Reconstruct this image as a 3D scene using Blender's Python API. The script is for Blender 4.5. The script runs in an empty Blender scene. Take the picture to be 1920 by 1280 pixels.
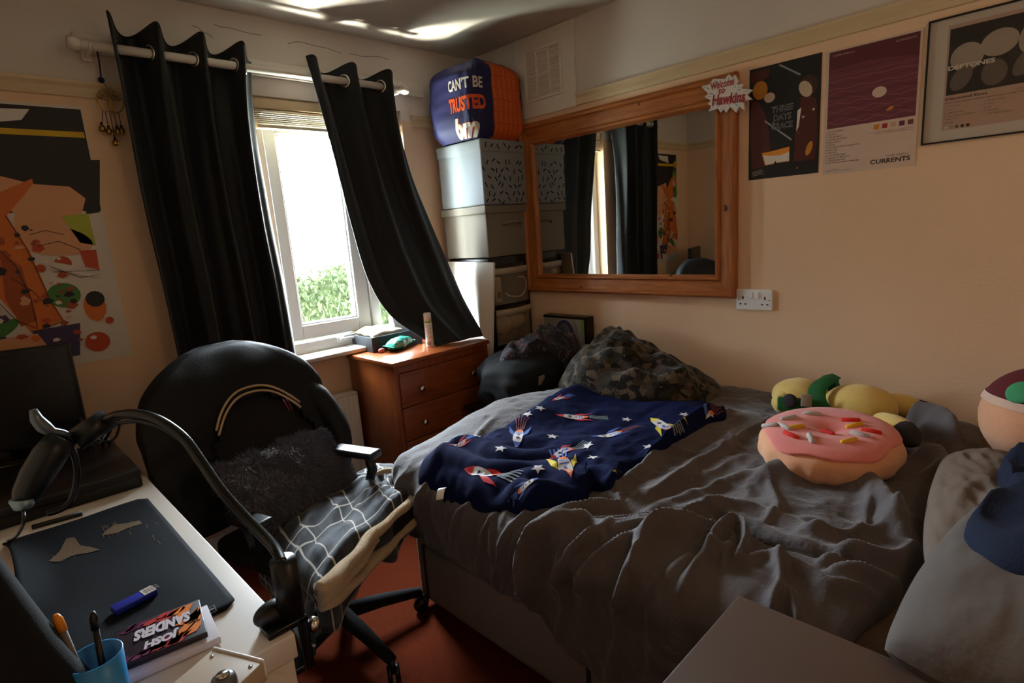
import bpy, bmesh, math, random
import numpy as np
from mathutils import Vector, Matrix, noise as mnoise
from mathutils.bvhtree import BVHTree
from mathutils.geometry import tessellate_polygon

random.seed(7)
PI = math.pi
sc = bpy.context.scene
col = sc.collection

# ------------------------------------------------------------------ camera
H = 1.37
CAM = Vector((-2.40, -2.666, H))
YAW, PITCH, ROLL, FPX = 0.76850905, -0.19592091, -0.07226176, 1056.6
_f = Vector((math.sin(YAW)*math.cos(PITCH), math.cos(YAW)*math.cos(PITCH), math.sin(PITCH)))
_r = Vector((math.cos(YAW), -math.sin(YAW), 0)); _u = _r.cross(_f)
CR = math.cos(ROLL)*_r + math.sin(ROLL)*_u
CU = -math.sin(ROLL)*_r + math.cos(ROLL)*_u
CF = _f
cd = bpy.data.cameras.new('camera'); cam = bpy.data.objects.new('camera', cd); col.objects.link(cam)
cd.sensor_width = 36.0; cd.lens = FPX*36.0/1920.0; cd.clip_start = 0.02
cam.matrix_world = Matrix(((CR.x, CU.x, -CF.x, CAM.x), (CR.y, CU.y, -CF.y, CAM.y), (CR.z, CU.z, -CF.z, CAM.z), (0, 0, 0, 1)))
sc.camera = cam

def P(x, y, ax, val):
    """point of a known plane of the room seen at a photo position"""
    v = CR*((x-960)/FPX) - CU*((y-640)/FPX) + CF
    i = 'xyz'.index(ax)
    return CAM + v*((val-CAM[i])/v[i])

# ------------------------------------------------------------------ materials
def lin(c):
    if isinstance(c, str):
        c = c.lstrip('#'); c = [int(c[i:i+2], 16)/255 for i in (0, 2, 4)]
    return tuple((x/12.92 if x <= .04045 else ((x+.055)/1.055)**2.4) for x in c[:3]) + (1.0,)
MATS = {}
class NT:
    def __init__(s, m): s.t = m.node_tree; s.n = s.t.nodes; s.l = s.t.links
    def new(s, k, **kw):
        o = s.n.new(k)
        for a, b in kw.items(): setattr(o, a, b)
        return o
    def link(s, a, b): s.l.new(a, b)
    def math(s, op, a, b=None, c=None):
        o = s.new('ShaderNodeMath', operation=op)
        for i, v in enumerate((a, b, c)):
            if v is None: continue
            if isinstance(v, (int, float)): o.inputs[i].default_value = v
            else: s.link(v, o.inputs[i])
        return o.outputs[0]
    def mix(s, f, a, b):
        o = s.new('ShaderNodeMix', data_type='RGBA')
        for i, v in ((0, f), (6, a), (7, b)):
            if isinstance(v, (int, float)): o.inputs[i].default_value = v
            elif isinstance(v, tuple): o.inputs[i].default_value = v
            else: s.link(v, o.inputs[i])
        return o.outputs[2]
def base(name, rough=.6, spec=.4, metal=0, sheen=0, coat=0):
    m = bpy.data.materials.new(name); m.use_nodes = True
    t = NT(m); b = t.n['Principled BSDF']
    b.inputs['Roughness'].default_value = rough
    b.inputs['Specular IOR Level'].default_value = spec
    b.inputs['Metallic'].default_value = metal
    b.inputs['Sheen Weight'].default_value = sheen
    b.inputs['Sheen Roughness'].default_value = .4
    b.inputs['Coat Weight'].default_value = coat
    return m, t, b
def mat(name, c, rough=.6, var=.08, scale=30, bump=0, bscale=200, stretch=(1, 1, 1), **kw):
    if name in MATS: return MATS[name]
    m, t, b = base(name, rough, **kw)
    c = lin(c) if isinstance(c, str) else tuple(c)+(1,)
    tc = t.new('ShaderNodeTexCoord'); mp = t.new('ShaderNodeMapping')
    mp.inputs['Scale'].default_value = stretch
    t.link(tc.outputs['Object'], mp.inputs['Vector'])
    nz = t.new('ShaderNodeTexNoise'); nz.inputs['Scale'].default_value = scale; nz.inputs['Detail'].default_value = 4
    t.link(mp.outputs[0], nz.inputs['Vector'])
    lo = tuple(x*(1-var) for x in c[:3])+(1,); hi = tuple(min(1, x*(1+var)) for x in c[:3])+(1,)
    t.link(t.mix(nz.outputs['Fac'], lo, hi), b.inputs['Base Color'])
    if bump:
        n2 = t.new('ShaderNodeTexNoise'); n2.inputs['Scale'].default_value = bscale; n2.inputs['Detail'].default_value = 3
        t.link(mp.outputs[0], n2.inputs['Vector'])
        bp = t.new('ShaderNodeBump'); bp.inputs['Strength'].default_value = bump; bp.inputs['Distance'].default_value = .01
        t.link(n2.outputs['Fac'], bp.inputs['Height']); t.link(bp.outputs[0], b.inputs['Normal'])
    MATS[name] = m; return m
def wood(name, c1, c2, axis, rough=.35, scale=6, coat=.15):
    m, t, b = base(name, rough, coat=coat)
    tc = t.new('ShaderNodeTexCoord'); mp = t.new('ShaderNodeMapping')
    s = [14, 14, 14]; s['xyz'.index(axis)] = 1.1
    mp.inputs['Scale'].default_value = s
    t.link(tc.outputs['Object'], mp.inputs['Vector'])
    nz = t.new('ShaderNodeTexNoise'); nz.inputs['Scale'].default_value = scale; nz.inputs['Detail'].default_value = 6; nz.inputs['Distortion'].default_value = .6
    t.link(mp.outputs[0], nz.inputs['Vector'])
    n2 = t.new('ShaderNodeTexNoise'); n2.inputs['Scale'].default_value = 3.0
    t.link(tc.outputs['Object'], n2.inputs['Vector'])
    f = t.math('ADD', t.math('MULTIPLY', nz.outputs['Fac'], .75), t.math('MULTIPLY', n2.outputs['Fac'], .25))
    rp = t.new('ShaderNodeValToRGB'); rp.color_ramp.elements[0].position = .36; rp.color_ramp.elements[1].position = .64
    rp.color_ramp.elements[0].color = lin(c1); rp.color_ramp.elements[1].color = lin(c2)
    t.link(f, rp.inputs[0]); t.link(rp.outputs[0], b.inputs['Base Color'])
    MATS[name] = m; return m

# ------------------------------------------------------------------ mesh builder
def rotm(x=0, y=0, z=0):
    return (Matrix.Rotation(z, 3, 'Z') @ Matrix.Rotation(y, 3, 'Y') @ Matrix.Rotation(x, 3, 'X'))
def frame(ax, ay, az):
    return Matrix((ax, ay, az)).transposed()
class MB:
    def __init__(s): s.v = []; s.f = []; s.m = []; s.s = []; s.uv = {}
    def add(s, vs, fs, mat=0, smooth=False, uv=None):
        o = len(s.v); s.v += [tuple(v) for v in vs]
        if uv is not None:
            for i, q in enumerate(uv): s.uv[o+i] = q
        for f in fs: s.f.append(tuple(o+i for i in f)); s.m.append(mat); s.s.append(smooth)
        return s
    def bm(s, bm, mat=0, smooth=False):
        bm.verts.index_update()
        s.add([v.co for v in bm.verts], [[v.index for v in f.verts] for f in bm.faces], mat, smooth); bm.free(); return s
    def box(s, c, size, mat=0, bev=0.0, rot=None, seg=2):
        b = bmesh.new(); bmesh.ops.create_cube(b, size=1)
        for v in b.verts: v.co = Vector((v.co.x*size[0], v.co.y*size[1], v.co.z*size[2]))
        if bev:
            bmesh.ops.bevel(b, geom=list(b.edges), offset=min(bev, min(size)*.45), segments=seg, profile=.6, affect='EDGES')
        for v in b.verts: v.co = (rot @ v.co if rot else v.co) + Vector(c)
        return s.bm(b, mat, bool(bev))
    def bounds(s, a, b, mat=0, bev=0.0):
        a = Vector(a); b = Vector(b)
        return s.box((a+b)/2, [abs(x) for x in (b-a)], mat, bev)
    def tube(s, pts, r, mat=0, seg=10, caps=True, closed=False):
        pts = [Vector(p) for p in pts]; n = len(pts); vs = []; fs = []
        up = None
        for i, p in enumerate(pts):
            if closed: t = pts[(i+1) % n]-pts[i-1]
            else: t = pts[min(i+1, n-1)]-pts[max(i-1, 0)]
            t.normalize()
            if up is None:
                up = t.orthogonal().normalized()
            up = (up - t*up.dot(t))
            if up.length < 1e-6: up = t.orthogonal()
            up.normalize(); sd = t.cross(up)
            rr = r[i] if isinstance(r, (list, tuple)) else r
            for k in range(seg):
                a = 2*PI*k/seg; vs.append(p + (up*math.cos(a)+sd*math.sin(a))*rr)
        for i in range(n if closed else n-1):
            j = (i+1) % n
            for k in range(seg):
                k2 = (k+1) % seg; fs.append((i*seg+k, i*seg+k2, j*seg+k2, j*seg+k))
        if caps and not closed:
            fs.append(tuple(range(seg))[::-1]); fs.append(tuple((n-1)*seg+k for k in range(seg)))
        return s.add(vs, fs, mat, True)
    def lathe(s, prof, c=(0, 0, 0), rot=None, mat=0, seg=28, sx=1, sy=1):
        vs = []; fs = []; n = len(prof); c = Vector(c)
        for r, z in prof:
            for k in range(seg):
                a = 2*PI*k/seg; q = Vector((r*math.cos(a)*sx, r*math.sin(a)*sy, z))
                vs.append((rot @ q if rot else q)+c)
        for i in range(n-1):
            for k in range(seg):
                k2 = (k+1) % seg; fs.append((i*seg+k, i*seg+k2, (i+1)*seg+k2, (i+1)*seg+k))
        if prof[0][0] > 1e-4: fs.append(tuple(range(seg))[::-1])
        if prof[-1][0] > 1e-4: fs.append(tuple((n-1)*seg+k for k in range(seg)))
        return s.add(vs, fs, mat, True)
    def ball(s, c, r, mat=0, rot=None, nu=28, nv=16, fn=None):
        c = Vector(c); r = Vector(r) if hasattr(r, '__len__') else Vector((r, r, r)); vs = []; fs = []
        for j in range(nv+1):
            t = PI*j/nv
            for i in range(nu):
                a = 2*PI*i/nu
                q = Vector((math.sin(t)*math.cos(a), math.sin(t)*math.sin(a), math.cos(t)))
                k = fn(q) if fn else 1.0
                q = Vector((q.x*r.x, q.y*r.y, q.z*r.z))*k
                vs.append((rot @ q if rot else q)+c)
        for j in range(nv):
            for i in range(nu):
                i2 = (i+1) % nu; fs.append((j*nu+i, (j+1)*nu+i, (j+1)*nu+i2, j*nu+i2))
        return s.add(vs, fs, mat, True)
    def surf(s, V, mat=0, closeu=False, uv=None, flip=False):
        """V: array nv x nu of points"""
        nv, nu = len(V), len(V[0]); vs = [p for row in V for p in row]; fs = []
        for j in range(nv-1):
            for i in range(nu if closeu else nu-1):
                i2 = (i+1) % nu
                q = (j*nu+i, j*nu+i2, (j+1)*nu+i2, (j+1)*nu+i)
                fs.append(q[::-1] if flip else q)
        return s.add(vs, fs, mat, True, [p for row in uv for p in row] if uv is not None else None)
    def build(s, name, mats, parent=None, loc=None, solid=0, sub=0, soff=-1):
        me = bpy.data.meshes.new(name); me.from_pydata(s.v, [], s.f)
        for m in (mats if isinstance(mats, (list, tuple)) else [mats]): me.materials.append(m)
        me.polygons.foreach_set('material_index', s.m); me.polygons.foreach_set('use_smooth', s.s)
        if s.uv:
            ul = me.uv_layers.new(name='UVMap')
            for lp in me.loops: ul.data[lp.index].uv = s.uv.get(lp.vertex_index, (0, 0))
        b = bmesh.new(); b.from_mesh(me); bmesh.ops.recalc_face_normals(b, faces=b.faces) if not s.uv and not getattr(s, 'keep', False) else None; b.to_mesh(me); b.free()
        o = bpy.data.objects.new(name, me); col.objects.link(o)
        if solid:
            md = o.modifiers.new('thickness', 'SOLIDIFY'); md.thickness = solid; md.offset = soff
        if sub:
            md = o.modifiers.new('smooth', 'SUBSURF'); md.levels = sub; md.render_levels = sub
        if parent is not None:
            o.parent = parent
            o.matrix_parent_inverse = Matrix.Translation(-root_loc(parent))
        elif loc is not None:
            me.transform(Matrix.Translation(-Vector(loc))); o.location = loc
        return o
def root_loc(o):
    return Vector(o.location) if o.parent is None else Vector((0, 0, 0))
def tag(o, label=None, cat=None, group=None, kind=None):
    if label: o['label'] = label
    if cat: o['category'] = cat
    if group: o['group'] = group
    if kind: o['kind'] = kind
    return o
def thing(name, label, cat, loc, group=None):
    o = bpy.data.objects.new(name, None); col.objects.link(o); o.location = loc; o.empty_display_size = .05
    return tag(o, label, cat, group)
def struct(mb, name, mats): return tag(mb.build(name, mats), kind='structure')
def smoothnormals(o, ang=40):
    pass

# ------------------------------------------------------------------ 2D prints and lettering
_txt_cache = {}
def text_mesh(body, shear=0, bold=0):
    k = (body, shear, bold)
    if k in _txt_cache: return _txt_cache[k]
    cu = bpy.data.curves.new('lettering', 'FONT'); cu.body = body; cu.shear = shear; cu.offset = bold
    cu.fill_mode = 'FRONT'; cu.resolution_u = 3
    o = bpy.data.objects.new('lettering', cu); col.objects.link(o)
    dg = bpy.context.evaluated_depsgraph_get(); dg.update()
    me = bpy.data.meshes.new_from_object(o.evaluated_get(dg))
    vs = [(v.co.x, v.co.y) for v in me.vertices]; fs = [tuple(p.vertices) for p in me.polygons]
    bpy.data.objects.remove(o); bpy.data.curves.remove(cu); bpy.data.meshes.remove(me)
    _txt_cache[k] = (vs, fs); return vs, fs
class Print:
    """flat print built of layered shapes, mapped to a surface by fn(u, v, h)"""
    def __init__(s, fn, step=.0004, cell=None): s.fn = fn; s.step = step; s.cell = cell; s.mb = MB()
    def _add(s, vs, fs, mat, layer):
        if s.cell:
            b = bmesh.new(); bv = [b.verts.new((x, y, 0)) for x, y in vs]
            for f in fs:
                try: b.faces.new([bv[i] for i in f])
                except ValueError: pass
            for ax in (0, 1):
                lo = min(v[ax] for v in vs); hi = max(v[ax] for v in vs); n = int((hi-lo)/s.cell)
                for i in range(1, n+1):
                    co = [0, 0, 0]; no = [0, 0, 0]; co[ax] = lo+(hi-lo)*i/(n+1); no[ax] = 1
                    bmesh.ops.bisect_plane(b, geom=list(b.verts)+list(b.edges)+list(b.faces), plane_co=co, plane_no=no)
            bmesh.ops.triangulate(b, faces=b.faces)
            b.verts.index_update(); vs = [(v.co.x, v.co.y) for v in b.verts]; fs = [[v.index for v in f.verts] for f in b.faces]; b.free()
        s.mb.add([s.fn(x, y, layer*s.step) for x, y in vs], fs, mat, False)
    def poly(s, pts, mat, layer=1):
        pts = [(p[0], p[1]) for p in pts]
        tri = tessellate_polygon([[Vector((x, y, 0)) for x, y in pts]])
        s._add(pts, tri, mat, layer)
    def rect(s, u0, v0, u1, v1, mat, layer=1): s.poly([(u0, v0), (u1, v0), (u1, v1), (u0, v1)], mat, layer)
    def disc(s, u, v, ru, rv, mat, layer=1, n=24, a=0):
        ca, sa = math.cos(a), math.sin(a); pts = []
        for k in range(n):
            x = ru*math.cos(2*PI*k/n); y = rv*math.sin(2*PI*k/n); pts.append((u+x*ca-y*sa, v+x*sa+y*ca))
        s.poly(pts, mat, layer)
    def line(s, pts, w, mat, layer=1):
        for a, b in zip(pts[:-1], pts[1:]):
            d = Vector((b[0]-a[0], b[1]-a[1])); 
            if d.length < 1e-9: continue
            d.normalize(); n = Vector((-d.y, d.x))*w/2; e = d*w*.3
            s.poly([(a[0]+n.x-e.x, a[1]+n.y-e.y), (a[0]-n.x-e.x, a[1]-n.y-e.y), (b[0]-n.x+e.x, b[1]-n.y+e.y), (b[0]+n.x+e.x, b[1]+n.y+e.y)], mat, layer)
    def text(s, body, u, v, w, h, mat, layer=2, shear=0, bold=0, rot=0, warp=None):
        vs, fs = text_mesh(body, shear, bold)
        x0 = min(a for a, b in vs); x1 = max(a for a, b in vs); y0 = min(b for a, b in vs); y1 = max(b for a, b in vs)
        if w is None: w = (x1-x0)/(y1-y0)*h
        if h is None: h = (y1-y0)/(x1-x0)*w
        ca, sa = math.cos(rot), math.sin(rot); out = []
        for a, b in vs:
            x = (a-x0)/(x1-x0); y = (b-y0)/(y1-y0)
            if warp: x, y = warp(x, y)
            x *= w; y *= h; out.append((u+x*ca-y*sa, v+x*sa+y*ca))
        s._add(out, fs, mat, layer)

# ------------------------------------------------------------------ noise
_rs = np.random.RandomState(5); _tab = _rs.rand(256, 256)
def vn(x, y, seed=0):
    x = np.asarray(x, float)+seed*17.3; y = np.asarray(y, float)+seed*9.7
    xi = np.floor(x).astype(int); yi = np.floor(y).astype(int); fx = x-xi; fy = y-yi
    fx = fx*fx*fx*(fx*(fx*6-15)+10); fy = fy*fy*fy*(fy*(fy*6-15)+10)
    g = lambda a, b: _tab[a % 256, b % 256]
    return (g(xi, yi)*(1-fx)+g(xi+1, yi)*fx)*(1-fy)+(g(xi, yi+1)*(1-fx)+g(xi+1, yi+1)*fx)*fy-.5
def fbm(x, y, o=4, seed=0):
    r = 0; a = 1
    for i in range(o): r = r+a*vn(x*2**i, y*2**i, seed+i); a *= .5
    return r
def ridged(x, y, o=3, seed=0):
    r = 0; a = 1
    for i in range(o): r = r+a*(1-np.abs(vn(x*2**i, y*2**i, seed+i))*4); a *= .5
    return r
def catmull(pts, n):
    pts = [Vector(p) for p in pts]; out = []
    m = len(pts)-1
    for k in range(n):
        t = m*k/(n-1); i = min(int(t), m-1); u = t-i
        p0 = pts[max(i-1, 0)]; p1 = pts[i]; p2 = pts[i+1]; p3 = pts[min(i+2, m)]
        out.append(.5*((2*p1)+(p2-p0)*u+(2*p0-5*p1+4*p2-p3)*u*u+(3*p1-p0-3*p2+p3)*u**3))
    return out
def seglist(poly, X, Y):
    """distance of grid points to a polyline, and parameter"""
    best = np.full(X.shape, 9.); par = np.zeros(X.shape); side = np.zeros(X.shape); n = len(poly)-1
    for i in range(n):
        ax, ay = poly[i]; bx, by = poly[i+1]; dx, dy = bx-ax, by-ay; L = dx*dx+dy*dy+1e-12
        t = np.clip(((X-ax)*dx+(Y-ay)*dy)/L, 0, 1)
        d = np.hypot(X-ax-t*dx, Y-ay-t*dy); k = d < best
        best = np.where(k, d, best); par = np.where(k, (i+t)/n, par)
        side = np.where(k, np.sign((X-ax)*dy-(Y-ay)*dx), side)
    return best, par, side
BV = []
def add_bvh(o):
    me = o.data; mw = Matrix.Translation(Vector(o.location)) if o.parent is None else Matrix.Translation(Vector((0, 0, 0)))
    BV.append(BVHTree.FromPolygons([mw @ v.co for v in me.vertices], [tuple(p.vertices) for p in me.polygons]))
def drop(x, y, z=1.6, default=0.6):
    best = None
    for b in BV:
        h = b.ray_cast(Vector((x, y, z)), Vector((0, 0, -1)))
        if h[0] is not None and (best is None or h[0].z > best): best = h[0].z
    return default if best is None else best
def heap(outline, hfun, nr=46, na=150, lift=.004, center=None, default=.6, thin=.0):
    """cloth heap: closed star-shaped outline in plan; hfun(x, y, t, a) is the height above what lies under it"""
    mb = MB(); n = len(outline)
    pts = [Vector((p[0], p[1], 0)) for p in outline]
    c = Vector(center).to_3d() if center else sum(pts, Vector())/n
    c.z = 0
    dense = []
    for i in range(n):
        p0, p1, p2, p3 = pts[i-1], pts[i], pts[(i+1) % n], pts[(i+2) % n]
        for k in range(8):
            u = k/8; dense.append(.5*((2*p1)+(p2-p0)*u+(2*p0-5*p1+4*p2-p3)*u*u+(3*p1-p0-3*p2+p3)*u**3))
    def R(a):
        dx, dy = math.cos(a), math.sin(a); best = .01
        for i in range(len(dense)):
            p = dense[i]-c; q = dense[(i+1) % len(dense)]-c; e = q-p
            den = dx*e.y-dy*e.x
            if abs(den) < 1e-12: continue
            t = (p.x*e.y-p.y*e.x)/den; s = (p.x*dy-p.y*dx)/den
            if t > 0 and -1e-6 <= s <= 1+1e-6: best = max(best, t)
        return best
    V = []
    Ra = [R(2*PI*i/na) for i in range(na)]
    for j in range(nr+2):
        row = []
        for i in range(na):
            a = 2*PI*i/na
            t = min(j/nr, 1.0)
            x = c.x+math.cos(a)*Ra[i]*t; y = c.y+math.sin(a)*Ra[i]*t
            g = drop(x, y, default=default)
            z = g+lift+max(0, hfun(x, y, t, a)) if j <= nr else g-.003
            row.append(Vector((x, y, z)))
        V.append(row)
    mb.surf(V, 0, closeu=True)
    return mb

# ------------------------------------------------------------------ shared materials
def wall_mat(name):
    m, t, b = base(name, .75, spec=.25)
    tc = t.new('ShaderNodeTexCoord'); sp = t.new('ShaderNodeSeparateXYZ'); t.link(tc.outputs['Object'], sp.inputs[0])
    nz = t.new('ShaderNodeTexNoise'); nz.inputs['Scale'].default_value = 2.2; nz.inputs['Detail'].default_value = 5
    t.link(tc.outputs['Object'], nz.inputs['Vector'])
    up = t.mix(nz.outputs['Fac'], lin('#cdc4bd'), lin('#dad2cb'))
    lo = t.mix(nz.outputs['Fac'], lin('#dfbb9a'), lin('#e5c5a6'))
    f = t.math('GREATER_THAN', sp.outputs['Z'], 1.985)
    t.link(t.mix(f, lo, up), b.inputs['Base Color'])
    n2 = t.new('ShaderNodeTexNoise'); n2.inputs['Scale'].default_value = 90; n2.inputs['Detail'].default_value = 4
    t.link(tc.outputs['Object'], n2.inputs['Vector'])
    bp = t.new('ShaderNodeBump'); bp.inputs['Strength'].default_value = .25; bp.inputs['Distance'].default_value = .004
    t.link(n2.outputs['Fac'], bp.inputs['Height']); t.link(bp.outputs[0], b.inputs['Normal'])
    return m
M_wall = wall_mat('painted plaster')
M_ceil = mat('ceiling paint', '#b9b2a6', .85, .03, 3, .15, 60)
M_rail = mat('cream gloss paint', '#cdb793', .4, .04, 5)
M_carpet = mat('carpet', '#6c2a11', .95, .25, 60, .8, 600, spec=.1)
M_white = mat('white plastic', '#e6e8ea', .35, .02, 8)
M_whitep = mat('white paint', '#d9d2c8', .45, .03, 8)
M_black = mat('black plastic', '#070708', .38, .1, 20)
M_blackm = mat('black metal', '#08080a', .25, .1, 20)
M_blackf = mat('black cloth', '#08080a', .9, .2, 50, .25, 700, sheen=.02)
M_chrome = mat('polished metal', '#c9c4ba', .18, .03, 20, metal=1)
M_brass = mat('aged brass', '#a8864a', .35, .2, 40, metal=1)
M_paper = mat('white paper', '#d9d2cc', .7, .03, 10)
M_ink = mat('dark ink', '#1c1618', .6, .05)
M_greyink = mat('grey ink', '#6d625c', .6, .05)

# ------------------------------------------------------------------ room
XL, YF, ZC = -2.60, -3.75, 2.365
WX0, WX1, WZ0, WZ1 = -1.315, -0.53, 0.825, 2.035    # window opening
mb = MB(); mb.bounds((XL-.2, YF-.2, -.1), (.2, .25, 0)); struct(mb, 'floor', M_carpet)
mb = MB(); mb.bounds((XL-.2, YF-.2, ZC), (.2, .25, ZC+.1)); struct(mb, 'ceiling', M_ceil)
mb = MB(); mb.bounds((0, YF-.2, 0), (.2, .25, ZC)); struct(mb, 'wall_right', M_wall)
mb = MB(); mb.bounds((XL-.2, YF-.2, 0), (XL, .25, ZC)); struct(mb, 'wall_left', M_wall)
mb = MB(); mb.bounds((XL, YF-.2, 0), (0, YF, ZC)); struct(mb, 'wall_front', M_wall)
mb = MB()
mb.bounds((XL, 0, 0), (WX0, .25, ZC)); mb.bounds((WX1, 0, 0), (0, .25, ZC))
mb.bounds((WX0, 0, 0), (WX1, .25, WZ0)); mb.bounds((WX0, 0, WZ1), (WX1, .25, ZC))
for cr in ([(360, 48), (372, 52), (380, 60), (390, 64), (398, 70)], [(402, 46), (415, 51), (430, 52), (450, 58), (470, 63), (490, 66)],
           [(540, 82), (555, 78), (570, 80), (590, 86), (612, 90), (640, 100)], [(655, 100), (680, 106), (710, 106), (730, 112)]):
    pr = Print(lambda u, v, h: Vector((u, -.0006, v)))
    pp = [P(x, y, 'y', 0) for x, y in cr]; pr.line([(p.x, p.z) for p in pp], .0035, 1)
    mb.add(pr.mb.v, pr.mb.f, 1)
struct(mb, 'wall_back', [M_wall, mat('plaster crack', '#8a8176', .9)])
# picture rails: a moulding just above the cream paint
def rail(name, a, b, out):
    a = Vector(a); b = Vector(b); out = Vector(out); prof = [(0, -.028), (.010, -.026), (.014, -.012), (.011, .006), (.020, .018), (.022, .028), (0, .030)]
    V = [[p+out*o+Vector((0, 0, z)) for o, z in prof] for p in (a, b)]
    mb = MB(); mb.surf(V, 0); mb.s = [False]*len(mb.s); struct(mb, name, M_rail)
rail('trim_1', (0, YF, 1.985), (0, -.785, 1.985), (-1, 0, 0))
rail('trim_2', (XL, 0, 1.985), (WX0-.06, 0, 1.985), (0, -1, 0))
rail('trim_3', (WX1+.06, 0, 1.985), (0, 0, 1.985), (0, -1, 0))
rail('trim_4', (XL, YF, 1.985), (XL, 0, 1.985), (1, 0, 0))
for nm, a, b in (('baseboard_right', (-.018, YF, 0), (0, 0, .11)), ('baseboard_back', (XL, -.018, 0), (0, 0, .11)), ('baseboard_left', (XL, YF, 0), (XL+.018, 0, .11))):
    mb = MB(); mb.bounds(a, b, 0, .004); struct(mb, nm, M_whitep)

# ------------------------------------------------------------------ window
FY0, FY1 = .075, .145
def ring(mb, x0, z0, x1, z1, w, y0, y1, bev=.006):
    mb.bounds((x0, y0, z0), (x0+w, y1, z1), 0, bev); mb.bounds((x1-w, y0, z0), (x1, y1, z1), 0, bev)
    mb.bounds((x0+w, y0, z0), (x1-w, y1, z0+w), 0, bev); mb.bounds((x0+w, y0, z1-w), (x1-w, y1, z1), 0, bev)
win = thing('window_1', None, None, (WX0, 0, WZ0)); win['kind'] = 'structure'
mb = MB(); ring(mb, WX0, WZ0, WX1, WZ1, .06, FY0, FY1); mb.bounds((-.80, FY0, WZ0+.06), (-.745, FY1, WZ1-.06), 0, .006); fr = mb.build('window_frame', M_white, win)
# the left casement stands slightly ajar, hinged at the mullion
sx0, sx1, sz0, sz1 = WX0+.066, -.80, WZ0+.066, WZ1-.066
hinge = Vector((sx1, FY1-.01, 0)); Rz = Matrix.Rotation(-math.radians(5.5), 3, 'Z')
def swing(mb):
    mb.v = [tuple(Rz @ (Vector(v)-hinge)+hinge) for v in mb.v]; return mb
mb = MB(); ring(mb, sx0, sz0, sx1, sz1, .072, FY0+.01, FY1+.01); ring(mb, sx0+.06, sz0+.06, sx1-.06, sz1-.06, .022, FY0+.022, FY1)
sash = swing(mb).build('sash', M_white, win)
m, t, b = base('window glass', .0); b.inputs['Transmission Weight'].default_value = 1; b.inputs['IOR'].default_value = 1.45
tr = t.new('ShaderNodeBsdfTransparent'); gl = t.new('ShaderNodeBsdfGlossy'); gl.inputs['Roughness'].default_value = .02
fz = t.new('ShaderNodeLayerWeight'); fzo = t.math('ADD', t.math('MULTIPLY', t.math('POWER', fz.outputs['Facing'], 5.0), .7), .04); mx = t.new('ShaderNodeMixShader')
tr.inputs['Color'].default_value = (.96, .98, .98, 1)
t.link(fzo, mx.inputs[0]); t.link(tr.outputs[0], mx.inputs[1]); t.link(gl.outputs[0], mx.inputs[2]); t.link(mx.outputs[0], t.n['Material Output'].inputs[0])
M_glass = m
mb = MB(); mb.bounds((sx0+.07, FY0+.045, sz0+.07), (sx1-.07, FY0+.049, sz1-.07)); swing(mb).build('pane', M_glass, win)
mb = MB(); mb.bounds((-.745, FY0+.045, WZ0+.06), (WX1-.06, FY0+.049, WZ1-.06)); mb.build('pane', M_glass, win)
mb = MB(); mb.bounds((WX0-.05, -.065, WZ0-.022), (WX1+.05, FY0+.01, WZ0+.002), 0, .008); mb.build('sill', M_whitep, win)
mb = MB(); hp = P(600, 655, 'y', FY0); mb.bounds((-1.03, FY0-.012, WZ0+.025), (-.99, FY0, WZ0+.055), 0, .004); mb.bounds((-1.02, FY0-.03, WZ0+.035), (-.92, FY0-.012, WZ0+.05), 0, .005); mb.build('catch', M_white, win)
# raised slatted blind under the head of the window
bl = thing('window_blind', 'cream slatted blind drawn up at the top of the window behind the rod', 'blind', (WX0+.02, .02, WZ1-.16))
mb = MB(); mb.bounds((WX0+.01, .012, WZ1-.05), (WX1-.01, .062, WZ1-.002), 0, .004); mb.build('headrail', M_rail, bl)
mb = MB()
for k in range(7): mb.box(((WX0+WX1)/2, .037, WZ1-.058-k*.0085), (WX1-WX0-.03, .045, .003), 0, .001, rotm(x=.12))
mb.bounds((WX0+.015, .014, WZ1-.135), (WX1-.015, .06, WZ1-.12), 0, .003)
mb.build('slat', mat('cream slat', '#d8cdb4', .5), bl)
# outside: hedge and two overhead cables
M_leaf = mat('hedge leaf', (.018, .024, .011), .8, .6, 9, spec=.02)
M_twig = mat('twig', '#5a4a38', .9)
rr = random.Random(3); lv = MB(); tw = MB()
hc = P(625, 560, 'y', 7.0)
hx0, hx1 = P(560, 560, 'y', 7).x-2.2, P(740, 560, 'y', 7).x+2.2; htop = P(640, 492, 'y', 7).z
def hedge_top(x): return htop+.16*math.sin(x*2.1)+.10*math.sin(x*5.3+1)
for k in range(9000):
    cx = rr.uniform(hx0, hx1); cz = hedge_top(cx)-3.2*rr.random()**1.6+rr.gauss(0, .05); cy = 7+rr.uniform(-.25, .1)
    q = rotm(rr.random()*3, rr.random()*3, rr.random()*6); s_ = rr.uniform(.03, .07)
    lv.add([q @ Vector(p)*s_+Vector((cx, cy, cz)) for p in ((-1, 0, 0), (0, -.5, .1), (1, 0, 0), (0, .5, .1))], [(0, 1, 2, 3)])
V = []
for j in range(30):
    V.append([Vector((hx0+(hx1-hx0)*i/70, 7.12+.16*mnoise.noise(Vector((i*.37, j*.4, 2)))+.10*mnoise.noise(Vector((i*.9, j*.9, 5)))+(.5 if j == 0 else 0), hedge_top(hx0+(hx1-hx0)*i/70)-.02-j*.12)) for i in range(71)])
lv.surf(V, 0)
for k in range(40):
    cx = hc.x+rr.uniform(-1.4, 3.5); tw.tube([(cx, 7, -2.5), (cx+rr.uniform(-.2, .2), 7, hc.z-.8), (cx+rr.uniform(-.4, .4), 7.1, hc.z+rr.uniform(-.4, .1))], [.04, .02, .006], seg=5)
hg = thing('hedge', 'pale green hedge seen through the bedroom window', 'hedge', (hc.x, 7, -2.6))
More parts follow.
